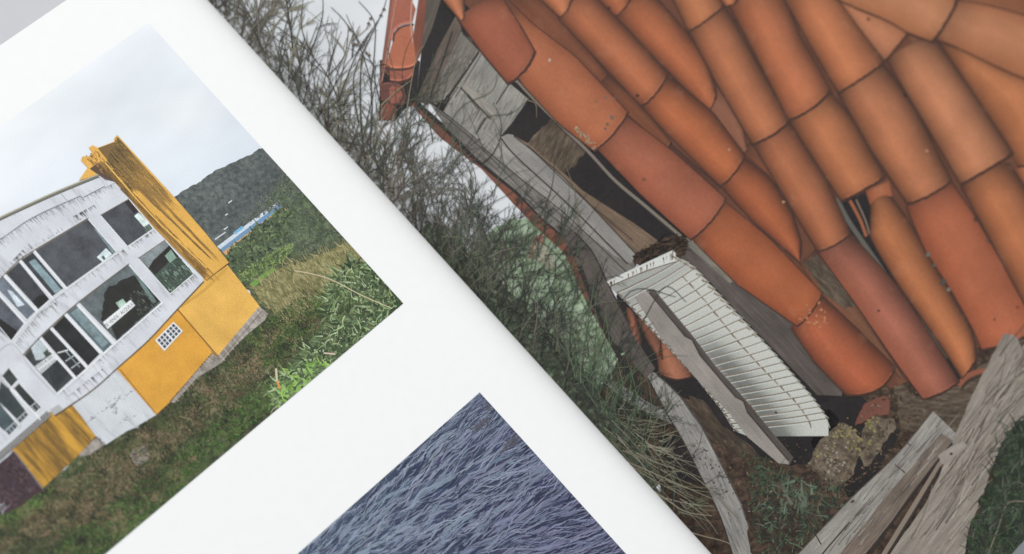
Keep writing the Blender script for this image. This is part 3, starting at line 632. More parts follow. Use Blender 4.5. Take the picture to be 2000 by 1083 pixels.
# gable wall
i = B(10).poly([(833, -20), (863, -20), (861, 0), (842, 60), (819, 111), (822, 60)], (100, 90, 80), 110)
i.build('gable_batten', M['wood'], P3)
i = B(10).poly([(891, 30), (902, 58), (880, 110), (836, 206), (812, 197), (855, 96), (880, 50)], (108, 94, 82), 115); i.build('gable_batten', M['wood'], P3)
i = B(11).poly([(901, 62), (930, 85), (936, 98), (878, 182), (852, 205), (838, 198)], (128, 121, 112), 118); i.build('gable_board', M['wood'], P3)
i = B(11).poly([(936, 100), (994, 162), (1032, 194), (1000, 240), (977, 268), (965, 262), (933, 272), (866, 218), (880, 182)], (162, 158, 150), 118); i.build('gable_board', M['wood'], P3, 'pale grey gable board')
i = B(12)
for pts, w_ in ((((903, 64), (936, 98), (1000, 160)), 3), (((936, 102), (880, 185), (866, 216)), 3.4), (((940, 106), (890, 190)), 1.5), (((994, 165), (969, 204)), 2.4), (((895, 170), (865, 216)), 2), (((948, 232), (930, 262)), 2.6), (((884, 62), (838, 196)), 3.4), (((838, 200), (933, 274)), 3)):
    line(i, pts, w_, (44, 38, 35), dz=1, smooth=1)
line(i, [(938, 108), (884, 188)], 1.2, (170, 164, 154)); i.build('board_gap', M['line'], P3)
i = B(12)
for x, y, n_, r_ in ((940, 180, 26, 9), (905, 120, 30, 12), (1000, 215, 20, 10), (880, 190, 26, 10), (955, 250, 18, 8)):
    for _ in range(n_):
        p = np.array((x+random.gauss(0, r_), y+random.gauss(0, r_))); i.stroke([p, p+np.array((-.47, .88))*random.uniform(4, 14)], random.uniform(.8, 2), .5, jit(random.choice([(118, 112, 104), (96, 90, 84), (176, 172, 164)]), 10))
i.build('board_stains', M['line'], P3)
i = B(13).poly([(897, 166), (902, 159), (910, 160), (970, 217), (967, 232), (958, 230)], (164, 158, 148), 44); i.build('loose_batten', M['wood'], P3)
i = B(12); line(i, [(899, 171), (958, 233)], 3, (60, 54, 48), smooth=1); line(i, [(913, 186), (936, 214)], 6, (104, 96, 88), smooth=1); i.build('board_gap', M['line'], P3)
i = B(13).white([(1034, 194), (1076, 232), (1028, 282), (1010, 272), (994, 262)]); i.build('dark_opening', M['dark'], P3)
i = B(13).white([(1149, 292), (1207, 357), (1262, 405), (1322, 457), (1290, 476), (1240, 440), (1137, 374), (1100, 340), (1112, 322)]); i.build('dark_opening', M['dark'], P3)
i = B(14).white(rough([(1078, 231), (1146, 291), (1122, 326), (1102, 338), (1060, 310), (1028, 282)], 2, 7), 120); i.build('rough_board', M['straw'], P3)
i = B(15).poly([(1005, 266), (1030, 280), (1100, 337), (1137, 372), (1240, 438), (1290, 474), (1275, 486), (1245, 497), (1130, 398), (1060, 322)], (126, 104, 84), 36); i.build('roof_plank', M['wood'], P3, 'brown plank under the roof')
# rust edge and beams
i = B(13).poly(rough([(797, 198), (812, 198), (872, 250), (916, 300), (1010, 378), (1062, 430), (1112, 470), (1136, 510), (1150, 555), (1172, 600), (1205, 660), (1195, 680), (1150, 600), (1128, 555), (1103, 495), (1041, 439), (987, 381), (940, 330), (905, 304), (860, 270)], .6, 16), (132, 80, 60), 42); i.build('rusty_roof_edge', M['smoothwood'], P3)
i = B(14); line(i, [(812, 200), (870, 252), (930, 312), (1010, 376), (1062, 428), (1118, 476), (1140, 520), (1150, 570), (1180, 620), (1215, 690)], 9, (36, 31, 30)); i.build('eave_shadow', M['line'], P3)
i = B(16).poly([(838, 200), (933, 272), (960, 292), (1110, 420), (1245, 510), (1236, 536), (1188, 552), (1150, 500), (1060, 428), (1010, 374), (930, 308), (870, 248)], (128, 122, 116), 42); i.build('eave_beam', M['wood'], P3)
i = B(17).poly([(935, 264), (946, 254), (966, 258), (1110, 386), (1240, 496), (1232, 516), (1200, 500), (1100, 420), (1000, 332), (940, 284)], (164, 160, 153), 42); i.build('eave_beam', M['wood'], P3, 'pale weathered eave beam')
i = B(18).poly([(978, 268), (992, 262), (1002, 264), (1100, 348), (1238, 494), (1226, 512), (1110, 398), (1010, 306)], (162, 158, 152), 42); i.build('round_pole', M['smoothwood'], P3)
i = B(19); line(i, [(978, 270), (1010, 308), (1112, 402), (1226, 516)], 3, (56, 48, 44)); line(i, [(1003, 266), (1100, 346), (1240, 494)], 2.2, (70, 60, 54)); line(i, [(1030, 284), (1130, 380), (1236, 470)], 2, (60, 46, 40)); line(i, [(940, 286), (1000, 336), (1110, 424), (1228, 536)], 2, (64, 58, 54)); line(i, [(850, 212), (930, 280), (1050, 400), (1120, 452)], 1.8, (70, 64, 60)); i.build('beam_crack', M['line'], P3)
i = B(17).poly([(1086, 440), (1120, 452), (1160, 495), (1190, 560), (1222, 622), (1240, 660), (1280, 720), (1262, 740), (1220, 690), (1190, 660), (1160, 600), (1128, 520)], (100, 90, 84), 60); i.build('leaning_post', M['wood'], P3)
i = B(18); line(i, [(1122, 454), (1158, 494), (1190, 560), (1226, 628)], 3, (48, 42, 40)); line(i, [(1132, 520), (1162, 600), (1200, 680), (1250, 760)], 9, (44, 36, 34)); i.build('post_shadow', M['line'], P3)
# thin weathered edge under the first tile row, dark board below
i = B(19).poly([(1336, 466), (1352, 470), (1440, 550), (1560, 640), (1650, 745), (1644, 774), (1596, 772), (1530, 702), (1440, 610), (1384, 548), (1318, 504)], (96, 86, 80), 46); i.build('dark_eave_board', M['roughwood'], P3)
i = B(20).poly([(1340, 462), (1354, 468), (1440, 545), (1425, 554), (1345, 482)], (142, 136, 124), 42); i.build('eave_strip', M['wood'], P3)
i = B(20); line(i, [(1008, 158), (1040, 192), (1100, 250), (1150, 298), (1200, 352), (1262, 404), (1330, 462)], 6, (136, 126, 114)); line(i, [(1008, 162), (1040, 196), (1100, 255), (1150, 303), (1200, 357), (1262, 410), (1326, 468)], 2, (44, 38, 36)); line(i, [(1012, 154), (1044, 187), (1104, 245), (1154, 293)], 2.5, (60, 48, 42)); i.build('eave_strip', M['line'], P3)
i = B(21).white(rough([(1234, 500), (1260, 486), (1290, 470), (1322, 456), (1344, 470), (1340, 498), (1322, 504), (1300, 498), (1240, 520)], 3, 5), -25); scatter(i, [(1234, 500), (1290, 468), (1344, 470), (1330, 500), (1240, 520)], 130, (6, 22), (1, 2.2), -25, 30, [(.5, .5, .5)], .5)
i.build('nest_debris', M['soil'], P3)

# ---- clay tiles
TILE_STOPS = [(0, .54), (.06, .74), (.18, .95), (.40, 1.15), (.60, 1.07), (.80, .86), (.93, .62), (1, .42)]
def resample(pl, n):
    p = np.asarray(pl, float); s_ = np.concatenate([[0], np.cumsum(np.linalg.norm(np.diff(p, axis=0), axis=1))]); u = np.linspace(0, s_[-1], n)
    return np.stack([np.interp(u, s_, p[:, 0]), np.interp(u, s_, p[:, 1])], 1)
def tile(L_, R_, col, bulge=6, top=4, rim=3.5, stops=TILE_STOPS, satl=1.0, layer=24, end=.93, name='roof_tile', label=None):
    nv, nu = 14, 19; l = resample(L_, nv); r = resample(R_, nv); i = B(layer)
    ax = (l[-1]+r[-1]-l[0]-r[0]); ax /= np.linalg.norm(ax); us = np.linspace(0, 1, nu); vs = np.linspace(0, 1, nv); P = np.zeros((nv, nu, 2)); Cc = np.zeros((nv, nu, 3))
    base = (np.array(col, float)*.7+np.array((202., 120., 78.))*.3)*.90; sat = np.array((1.0, .86, .70))
    wob = [random.uniform(-1, 1) for _ in range(nu)]
    for a_ in range(nv):
        for b_ in range(nu):
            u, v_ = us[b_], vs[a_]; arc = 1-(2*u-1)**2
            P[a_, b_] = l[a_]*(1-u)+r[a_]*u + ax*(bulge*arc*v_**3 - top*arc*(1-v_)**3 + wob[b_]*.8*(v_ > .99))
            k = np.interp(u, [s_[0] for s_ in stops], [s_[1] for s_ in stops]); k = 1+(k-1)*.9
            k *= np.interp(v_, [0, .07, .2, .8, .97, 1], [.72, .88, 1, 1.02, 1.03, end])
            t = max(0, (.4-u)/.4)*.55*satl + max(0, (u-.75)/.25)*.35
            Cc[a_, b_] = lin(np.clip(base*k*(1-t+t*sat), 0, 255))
    ang = math.degrees(math.atan2(ax[1], ax[0]))
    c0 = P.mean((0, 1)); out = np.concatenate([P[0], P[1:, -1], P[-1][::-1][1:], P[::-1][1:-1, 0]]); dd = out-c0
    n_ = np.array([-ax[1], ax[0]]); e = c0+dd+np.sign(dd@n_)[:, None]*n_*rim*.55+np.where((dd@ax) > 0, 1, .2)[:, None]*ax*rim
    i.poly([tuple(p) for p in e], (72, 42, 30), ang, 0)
    F = [(y*nu+x, y*nu+x+1, (y+1)*nu+x+1, (y+1)*nu+x) for y in range(nv-1) for x in range(nu-1)]
    i.add(P.reshape(-1, 2), F, Cc.reshape(-1, 3), ang, .45)
    # chipped lighter lip at the lower end
    lip = P[-1, 2:-2]-ax*1.2; i.stroke(lip, 1.2, 1.0, np.clip(base*1.08, 0, 255), .7)
    return i.build(name, M['tile'], P3, label)
O1, O2, O3, O4 = (190, 112, 70), (198, 116, 70), (204, 130, 86), (212, 146, 104)
flat = [(0, .80), (.08, .92), (.3, 1.06), (.6, 1.05), (.88, .94), (1, .80)]
inner = [(0, .9), (.3, .8), (.6, .86), (1, .66)]
# ground colour of the roof field below the tiles
i = B(22); i.poly([(870, -30), (1000, 100), (1200, 250), (1345, 425), (1455, 500), (1600, 640), (1740, 760), (1900, 690), (2050, 560), (2700, 200), (2700, -600), (800, -600)], (112, 66, 44), 45); i.build('roof_bed', M['tile'], P3)
# channel tiles (seen in the gaps)
tile([(985, -10), (1040, 46), (1168, 163)], [(1035, -20), (1094, 34), (1186, 146)], (152, 86, 54), 0, 0, 4, inner, layer=24)
tile([(1170, 160), (1225, 222), (1303, 290)], [(1186, 146), (1251, 207), (1310, 278)], (150, 84, 50), 0, 0, 4, inner, layer=24)
tile([(1303, 292), (1350, 335), (1402, 372)], [(1308, 278), (1352, 318), (1406, 364)], (84, 46, 34), 0, 0, 2, inner, layer=24)
tile([(1375, 222), (1415, 260), (1452, 300)], [(1386, 155), (1442, 215), (1458, 290)], (196, 130, 100), 0, 0, 3, inner, layer=24)
tile([(1454, 300), (1500, 340), (1560, 420)], [(1462, 280), (1498, 282), (1592, 470)], (150, 88, 58), 0, 0, 3, inner, layer=24)
tile([(1562, 514), (1602, 572), (1690, 655), (1752, 730)], [(1592, 487), (1640, 545), (1700, 640), (1770, 745)], (146, 100, 72), 0, 0, 3, inner, layer=24)
i = B(25); i.white(rough([(1570, 514), (1596, 498), (1640, 548), (1672, 596), (1650, 604), (1610, 576)], 3, 6), 45); i.build('mortar_patch', M['straw'], P3)
i = B(24); i.white([(1640, 392), (1674, 384), (1694, 372), (1704, 400), (1702, 470), (1755, 560), (1840, 670), (1884, 745), (1870, 745), (1800, 650), (1740, 560), (1664, 460), (1630, 395)]); i.build('gap_between_tiles', M['dark'], P3)
i = B(25); line(i, [(1634, 388), (1656, 430), (1690, 480), (1740, 552)], 9, (104, 100, 92)); line(i, [(1660, 392), (1680, 430), (1692, 462)], 6, (170, 100, 66)); line(i, [(1672, 390), (1690, 430), (1698, 458)], 3, (140, 124, 108)); line(i, [(1765, 566), (1810, 640), (1850, 700)], 3, (86, 74, 66)); i.build('slipped_lath', M['line'], P3)
# bottom-to-top inside each column
LG = dict(stops=flat)
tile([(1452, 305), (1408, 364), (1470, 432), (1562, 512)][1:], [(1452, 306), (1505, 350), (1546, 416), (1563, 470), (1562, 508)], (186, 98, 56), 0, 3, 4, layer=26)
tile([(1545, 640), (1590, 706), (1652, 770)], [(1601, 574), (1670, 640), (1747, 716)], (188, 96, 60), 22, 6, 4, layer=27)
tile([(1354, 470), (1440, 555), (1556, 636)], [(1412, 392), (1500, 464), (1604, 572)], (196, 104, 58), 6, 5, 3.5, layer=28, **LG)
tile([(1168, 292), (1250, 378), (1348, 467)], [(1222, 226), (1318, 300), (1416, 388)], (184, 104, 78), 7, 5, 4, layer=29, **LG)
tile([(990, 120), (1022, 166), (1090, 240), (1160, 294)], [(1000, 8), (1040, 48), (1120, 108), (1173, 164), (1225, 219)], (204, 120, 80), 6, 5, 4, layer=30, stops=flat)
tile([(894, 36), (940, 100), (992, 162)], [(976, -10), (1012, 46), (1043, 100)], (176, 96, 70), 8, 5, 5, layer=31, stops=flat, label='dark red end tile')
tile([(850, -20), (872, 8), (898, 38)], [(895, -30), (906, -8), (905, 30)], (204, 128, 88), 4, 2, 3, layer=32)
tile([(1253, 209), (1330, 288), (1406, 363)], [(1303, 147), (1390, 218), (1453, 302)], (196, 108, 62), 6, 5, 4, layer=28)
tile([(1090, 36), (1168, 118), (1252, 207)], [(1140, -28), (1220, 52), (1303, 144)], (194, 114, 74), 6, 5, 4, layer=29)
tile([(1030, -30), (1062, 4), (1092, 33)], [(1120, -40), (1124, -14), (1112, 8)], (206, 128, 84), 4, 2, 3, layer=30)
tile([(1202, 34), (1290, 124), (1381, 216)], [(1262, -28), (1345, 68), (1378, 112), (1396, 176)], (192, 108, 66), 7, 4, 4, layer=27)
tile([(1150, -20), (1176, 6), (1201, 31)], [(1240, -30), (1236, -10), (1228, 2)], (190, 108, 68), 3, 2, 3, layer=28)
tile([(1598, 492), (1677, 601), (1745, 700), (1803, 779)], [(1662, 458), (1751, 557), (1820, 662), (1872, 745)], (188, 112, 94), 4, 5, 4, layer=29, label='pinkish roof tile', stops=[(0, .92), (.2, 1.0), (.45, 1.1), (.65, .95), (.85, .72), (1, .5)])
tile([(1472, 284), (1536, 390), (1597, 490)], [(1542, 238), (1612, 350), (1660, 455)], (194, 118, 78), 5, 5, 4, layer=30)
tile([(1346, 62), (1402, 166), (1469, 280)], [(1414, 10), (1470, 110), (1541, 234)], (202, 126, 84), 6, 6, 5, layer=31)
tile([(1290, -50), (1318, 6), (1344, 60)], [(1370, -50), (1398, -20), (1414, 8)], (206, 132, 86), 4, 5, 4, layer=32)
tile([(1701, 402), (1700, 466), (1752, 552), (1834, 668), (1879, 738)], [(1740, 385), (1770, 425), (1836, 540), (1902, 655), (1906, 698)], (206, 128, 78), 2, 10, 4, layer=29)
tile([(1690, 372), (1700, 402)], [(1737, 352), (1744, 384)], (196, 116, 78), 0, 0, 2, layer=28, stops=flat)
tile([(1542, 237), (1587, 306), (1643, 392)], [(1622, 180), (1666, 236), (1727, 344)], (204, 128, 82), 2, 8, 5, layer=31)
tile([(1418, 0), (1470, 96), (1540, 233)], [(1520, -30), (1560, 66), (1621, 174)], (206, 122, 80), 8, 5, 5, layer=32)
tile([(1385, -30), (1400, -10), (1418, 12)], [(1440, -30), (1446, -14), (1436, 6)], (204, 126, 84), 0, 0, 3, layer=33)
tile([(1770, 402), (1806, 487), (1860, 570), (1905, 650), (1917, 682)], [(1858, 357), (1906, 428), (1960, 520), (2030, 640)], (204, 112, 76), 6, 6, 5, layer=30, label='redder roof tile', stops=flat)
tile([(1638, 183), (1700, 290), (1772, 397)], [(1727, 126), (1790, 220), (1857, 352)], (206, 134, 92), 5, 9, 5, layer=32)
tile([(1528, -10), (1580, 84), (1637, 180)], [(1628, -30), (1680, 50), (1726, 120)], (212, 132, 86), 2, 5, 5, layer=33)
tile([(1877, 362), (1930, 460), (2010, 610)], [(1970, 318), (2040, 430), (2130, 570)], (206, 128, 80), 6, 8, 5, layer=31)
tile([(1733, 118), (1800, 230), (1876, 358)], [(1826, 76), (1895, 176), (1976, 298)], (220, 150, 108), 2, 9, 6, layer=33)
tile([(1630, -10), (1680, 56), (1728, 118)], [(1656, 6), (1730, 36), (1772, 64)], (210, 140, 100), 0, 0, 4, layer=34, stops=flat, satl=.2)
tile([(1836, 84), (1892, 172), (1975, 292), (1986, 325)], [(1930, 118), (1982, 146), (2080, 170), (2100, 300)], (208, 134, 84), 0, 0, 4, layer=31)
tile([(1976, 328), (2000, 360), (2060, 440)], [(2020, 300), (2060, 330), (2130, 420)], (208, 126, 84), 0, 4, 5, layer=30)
# ridge tiles lying across the top
def ridge(pts, col, layer):
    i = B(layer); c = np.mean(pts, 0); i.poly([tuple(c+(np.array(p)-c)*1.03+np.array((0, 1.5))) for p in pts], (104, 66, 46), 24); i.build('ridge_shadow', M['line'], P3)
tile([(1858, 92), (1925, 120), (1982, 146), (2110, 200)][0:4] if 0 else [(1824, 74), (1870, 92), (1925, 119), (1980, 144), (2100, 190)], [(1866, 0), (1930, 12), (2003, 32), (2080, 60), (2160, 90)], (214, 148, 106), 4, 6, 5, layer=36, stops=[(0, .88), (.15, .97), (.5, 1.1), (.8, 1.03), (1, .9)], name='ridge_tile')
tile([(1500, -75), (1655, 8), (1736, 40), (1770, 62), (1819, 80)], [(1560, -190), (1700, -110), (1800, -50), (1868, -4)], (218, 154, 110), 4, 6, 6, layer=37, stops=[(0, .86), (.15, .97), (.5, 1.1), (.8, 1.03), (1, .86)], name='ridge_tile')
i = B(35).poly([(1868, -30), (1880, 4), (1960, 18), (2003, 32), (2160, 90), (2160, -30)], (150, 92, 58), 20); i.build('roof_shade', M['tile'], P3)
# nail holes, lichen and chips
for x, y, r_ in ((1245, 187, 4), (1696, 38, 3.6), (1189, 16, 4), (1437, 42, 3), (1716, 607, 2.6)):
    i = B(40).poly([(x+r_*math.cos(a_)*random.uniform(.8, 1.1), y+r_*.8*math.sin(a_)*random.uniform(.8, 1.1)) for a_ in np.linspace(0, 5.6, 9)], (64, 36, 28)); i.build('nail_hole', M['plain'], P3)
def blot(cx, cy, r_, col):
    i.poly([(cx+r_*random.uniform(.5, 1.2)*math.cos(a_), cy+r_*random.uniform(.5, 1.2)*math.sin(a_)) for a_ in np.linspace(0, 5.7, 10)], col, 0, 1)
for x, y, r_, c_ in ((1195, 229, 5, (120, 108, 98)), (1187, 243, 3.5, (112, 98, 90)), (1182, 252, 3, (108, 100, 92)), (1163, 197, 3, (150, 116, 60)), (1073, 118, 3.4, (222, 196, 180)), (1183, 190, 3, (136, 112, 96)), (1200, 193, 3, (130, 110, 98)),
    (1812, 497, 5, (120, 114, 104)), (1826, 518, 4.5, (104, 96, 88)), (1842, 552, 7, (84, 74, 66)), (1852, 566, 5, (128, 120, 108)), (1905, 430, 4.5, (84, 56, 42)), (1929, 470, 4, (112, 76, 58)), (1943, 625, 3, (120, 74, 54)), (1988, 600, 3.5, (140, 60, 46)), (1530, 395, 3, (200, 160, 130)), (1810, 295, 3, (206, 160, 130)), (1258, 350, 4, (132, 88, 60)), (1424, 293, 3, (200, 150, 116)), (1768, 186, 4, (40, 26, 20))):
    i = B(40); blot(x, y, r_, c_); i.build('lichen_spot', M['plain'], P3)
i = B(40)
for _ in range(34):
    t = random.random(); blot(1125+40*t+random.gauss(0, 3), 252+38*t+random.gauss(0, 3), random.uniform(1, 3), jit((178, 150, 120), 20))
i.build('pale_lichen', M['plain'], P3); i = B(40)
for _ in range(26): blot(1560+random.uniform(0, 60), 640-random.uniform(0, 45)+random.gauss(0, 5), random.uniform(1.5, 4), jit((206, 136, 96), 10))
i.build('mortar_smear', M['plain'], P3)

# ---- stepped end tiles of the far gable
i = B(20)
i.poly([(764, -20), (778, -20), (764, 78), (752, 140), (744, 170), (740, 166), (748, 104)], (150, 96, 82), 100); i.poly([(820, -20), (834, -20), (828, 56), (820, 110), (812, 122), (805, 84)], (142, 78, 58), 100)
i.build('verge_board', M['smoothwood'], P3)
def small(L_, R_, col, b=4, ly=22, **k): return tile(L_, R_, col, b, 2, 2.6, flat, layer=ly, name='verge_tile', **k)
i = B(19).white([(742, 118), (800, 110), (820, 120), (812, 198), (790, 214), (772, 236), (740, 236)]); i.build('verge_gap', M['dark'], P3)
def verge(pts, col, lip=None, dark=None, ly=22):
    i = B(ly); i.poly(pts, col, 100)
    if dark: line(i, dark, 3.6, (84, 50, 42), dz=.3)
    if lip: line(i, lip, 3.8, tuple(min(255, c_*1.14+8) for c_ in col), dz=.6)
    i.build('verge_tile', M['tile'], P3)
verge([(743, 206), (762, 200), (776, 214), (771, 236), (741, 235)], (150, 84, 66), ly=21)
verge([(741, 168), (768, 162), (790, 170), (794, 190), (788, 206), (762, 204), (744, 196)], (112, 66, 58), [(741, 168), (756, 163), (772, 164), (788, 172)], ly=22)
verge([(760, 174), (766, 168), (782, 172), (787, 186), (780, 202), (762, 202)], (166, 98, 80), None, [(782, 172), (788, 187), (780, 203)], ly=23)
verge([(744, 124), (756, 130), (762, 146), (752, 144)], (92, 54, 48), None, ly=23)
verge([(760, 130), (808, 126), (806, 142), (797, 152), (780, 157), (762, 155)], (172, 98, 76), [(762, 155), (780, 157), (797, 152), (806, 142)], [(760, 160), (782, 162), (800, 156), (809, 144)], ly=24)
verge([(776, 54), (806, 46), (808, 84), (813, 119), (806, 127), (783, 131), (754, 128), (764, 92)], (196, 114, 82), [(754, 128), (782, 132), (806, 127), (813, 118)], [(756, 134), (783, 137), (806, 132), (815, 122)], ly=25)
verge([(768, -20), (795, -20), (812, 18), (806, 42), (786, 46), (772, 56), (765, 76), (762, 40)], (180, 104, 82), [(764, 78), (767, 62), (778, 50), (792, 45), (806, 42)], [(768, 82), (771, 66), (781, 55), (794, 50), (808, 48)], ly=26)
i = B(28); line(i, [(806, -10), (802, 40), (806, 84)], 2.6, (206, 160, 140)); line(i, [(776, -10), (768, 30), (758, 90), (746, 160)], 1.6, (196, 150, 134)); line(i, [(745, 122), (750, 134), (759, 147)], 3, (140, 84, 68)); i.build('tile_lip', M['line'], P3)

# ---- slatted panel
def PL(t): return np.array([np.interp(t, [0, .1, .3, .55, .8, .95, 1], [1189, 1228, 1287, 1352, 1410, 1434, 1462]), np.interp(t, [0, .1, .3, .55, .8, .95, 1], [558, 596, 661, 730, 802, 842, 853])])
def PR(t): return np.array([np.interp(t, [0, .1, .3, .55, .8, .95, 1], [1318, 1352, 1420, 1512, 1585, 1618, 1618]), np.interp(t, [0, .1, .3, .55, .8, .95, 1], [500, 520, 594, 692, 776, 822, 852])])
ts = np.linspace(0, 1, 24); i = B(24)
vv = []; cc_ = []
for t in ts:
    for u in np.linspace(0, 1, 9):
        p = PL(t)*(1-u)+PR(t)*u; k = 1-.42*math.exp(-((u-.42)/.16)**2)*min(1, max(0, (t-.32)*5)) - .12*(t < .1) - .10*(1-u)
        vv.append(p); cc_.append(lin(np.clip(np.array((220, 221, 212))*k, 0, 255)))
i.add(vv, [(a_*9+b_, a_*9+b_+1, (a_+1)*9+b_+1, (a_+1)*9+b_) for a_ in range(23) for b_ in range(8)], cc_, 0)
i.build('slatted_panel', M['plain'], P3, 'white slatted shutter panel leaning on the rubble')
i = B(25)
for k in range(25):
    t = .04+.9*k/24; p, q_ = PL(t), PR(t); j_ = [p*(1-u)+q_*u+np.array((0, 2.5*math.sin(u*math.pi)-1+random.uniform(-.5, .5))) for u in np.linspace(0, 1, 7)]
    i.stroke(j_, random.uniform(1.8, 2.6), 1.8, jit((134, 118, 98), 12)); i.stroke([x+(0, 2.6) for x in j_], 1.3, 1, (234, 236, 230))
    for u in ((.30, .78) if k > 1 else ()):
        u2 = u+.03*math.sin(t*9); a_ = PL(t)*(1-u2)+PR(t)*u2; b_ = PL(t+.03)*(1-u2)+PR(t+.03)*u2; i.stroke([a_, (a_+b_)/2+(1, 1), b_], random.uniform(2, 3.6), 1.6, jit((122, 92, 66), 14), 1)
    a_, b_ = PR(t), PR(t+.036); i.stroke([a_-(2, 0), b_+(3, -1)], 3.2, 1, (206, 206, 194), 1); i.stroke([PL(t)+(1, 0), PL(t+.018)+(4, 0)], 3.5, 2.5, (120, 104, 88), 1)
i.build('slat_joints', M['line'], P3)
i = B(26); i.poly([(1185, 550), (1314, 489), (1320, 496), (1318, 512), (1262, 528), (1192, 560)], (232, 234, 228), -24); i.build('panel_top_rail', M['plain'], P3)
i = B(27); line(i, [(1190, 560), (1262, 530), (1318, 512)], 2, (120, 106, 92)); line(i, [(1314, 490), (1313, 508)], 2, (110, 90, 74))
for _ in range(22):
    t = random.random(); p = np.array((1190, 552))*(1-t)+np.array((1314, 494))*t; i.stroke([p, p+(random.uniform(-1, 2), random.uniform(5, 14))], random.uniform(1.2, 3), .6, jit((122, 88, 62), 12))
for t in np.linspace(0, .45, 14):
    p = PR(t); i.stroke([p+(-6, 0), p+(4, 6)], 4, 2, jit((150, 132, 108), 20))
i.poly([(1512, 806), (1515, 803), (1519, 806), (1516, 810)], (80, 66, 58)); i.build('rust_marks', M['plain'], P3)
i = B(30).poly([(1240, 582), (1252, 572), (1268, 570), (1338, 657), (1352, 664), (1367, 694), (1402, 734), (1437, 776), (1452, 784), (1460, 806), (1540, 900), (1542, 908), (1520, 905), (1460, 854), (1423, 806), (1357, 737), (1287, 654)], (166, 157, 149), 50); i.build('leaning_plank', M['smoothwood'], P3, 'grey plank laid over the slatted panel')
i = B(29).poly([(1262, 568), (1277, 565), (1352, 655), (1395, 712), (1446, 770), (1550, 894), (1543, 906), (1440, 784), (1366, 700), (1336, 660)], (92, 82, 76), 50); i.build('plank_edge', M['wood'], P3)
i = B(31); line(i, [(1268, 572), (1338, 657), (1352, 664), (1367, 694), (1437, 776), (1452, 784), (1460, 806), (1540, 900)], 2.6, (52, 44, 40), smooth=1); i.build('plank_crack', M['line'], P3)

# ---- pots, logs, rocks
i = B(12)
for L_, R_, c_ in (([(1292, 664), (1284, 700), (1288, 730)], [(1300, 672), (1338, 706), (1352, 732)], (176, 116, 90)), ([(1224, 600), (1228, 650), (1236, 690)], [(1238, 612), (1252, 660), (1250, 712)], (150, 92, 72)), ([(1244, 622), (1262, 660), (1280, 690)], [(1262, 620), (1290, 660), (1296, 700)], (110, 72, 56))):
    tile(L_, R_, c_, 10, 2, 3, layer=12, name='clay_shard')
i = B(13).white([(1345, 772), (1376, 784), (1410, 830), (1468, 872), (1484, 892), (1451, 896), (1390, 864), (1352, 804)], 45)
for k in range(len(i.c)): i.c[k] = (.62, .6, .6)
i.build('brown_log', M['straw'], P3)
i = B(15).poly(rough([(1180, 748), (1200, 744), (1256, 780), (1300, 803), (1318, 832), (1267, 808), (1221, 786)], 1.5, 8), (168, 166, 160), 30); i.build('split_branch', M['wood'], P3)
i = B(16).poly([(1254, 716), (1281, 730), (1327, 775), (1369, 834), (1412, 917), (1446, 984), (1481, 1090), (1500, 1180), (1450, 1180), (1432, 1083), (1408, 1011), (1369, 930), (1334, 860), (1302, 806), (1270, 746)], (166, 162, 156), 63); i.build('curved_branch', M['wood'], P3, 'long curved bleached branch')
i = B(17); line(i, [(1283, 732), (1330, 777), (1371, 835), (1414, 917), (1447, 984), (1482, 1090)], 2.5, (84, 78, 74)); line(i, [(1270, 748), (1302, 808), (1334, 862), (1369, 932), (1408, 1013), (1432, 1090)], 3, (56, 46, 42))
line(i, [(1182, 754), (1222, 788), (1268, 810), (1318, 834)], 3.5, (44, 38, 34)); 
for _ in range(26):
    t = random.random(); k = np.interp(t, [0, .4, 1], [0, 1, 2]); p = np.array((np.interp(k, [0, 1, 2], [1275, 1352, 1450]), np.interp(k, [0, 1, 2], [745, 850, 1060])))+np.array((random.uniform(-4, 14), random.uniform(-6, 6))); i.stroke([p, p+(random.uniform(1, 4), random.uniform(3, 10))], random.uniform(1, 2.6), .6, (92, 80, 72))
i.build('branch_bark', M['line'], P3)
i = B(12).white(rough([(1578, 906), (1590, 880), (1606, 858), (1638, 826), (1656, 832), (1670, 842), (1684, 866), (1678, 892), (1664, 930), (1645, 950), (1630, 954), (1600, 930)], 3, 7)); i.build('lichen_rock', M['rock'], P3)
i = B(14).white(rough([(1682, 850), (1694, 826), (1712, 812), (1746, 820), (1750, 836), (1734, 854), (1716, 886), (1702, 906), (1686, 912), (1676, 880)], 3, 7)); i.build('lichen_rock', M['rock'], P3)
i = B(15)
for cx, cy, n_ in ((1652, 846, 34), (1672, 866, 22), (1696, 834, 24), (1612, 880, 10)):
    for _ in range(n_): blot(cx+random.gauss(0, 11), cy+random.gauss(0, 9), random.uniform(1, 4), jit((156, 144, 92), 14))
for _ in range(50): blot(1625+random.gauss(0, 18), 900+random.gauss(0, 18), random.uniform(1, 3), jit((168, 158, 140), 22))
i.build('yellow_lichen', M['plain'], P3)
i = B(16).poly(rough([(1690, 788), (1726, 772), (1738, 782), (1736, 810), (1712, 812), (1670, 832), (1676, 812)], 2, 6), (130, 78, 62)); i.build('broken_tile', M['tile'], P3)
i = B(11)
i.white(rough([(1744, 736), (1790, 778), (1870, 748), (1950, 688), (2000, 660), (2060, 640), (2000, 720), (1870, 850), (1846, 846), (1822, 806), (1790, 846), (1760, 838)], 3, 8)); i.build('earth_mound', M['straw'], P3)
i = B(26); line(i, [(1872, 754), (1886, 738), (1906, 728), (1936, 722)], 10, (158, 92, 66)); line(i, [(1878, 760), (1892, 745), (1912, 736), (1938, 730)], 4, (60, 42, 34)); i.build('buried_tile', M['plain'], P3)
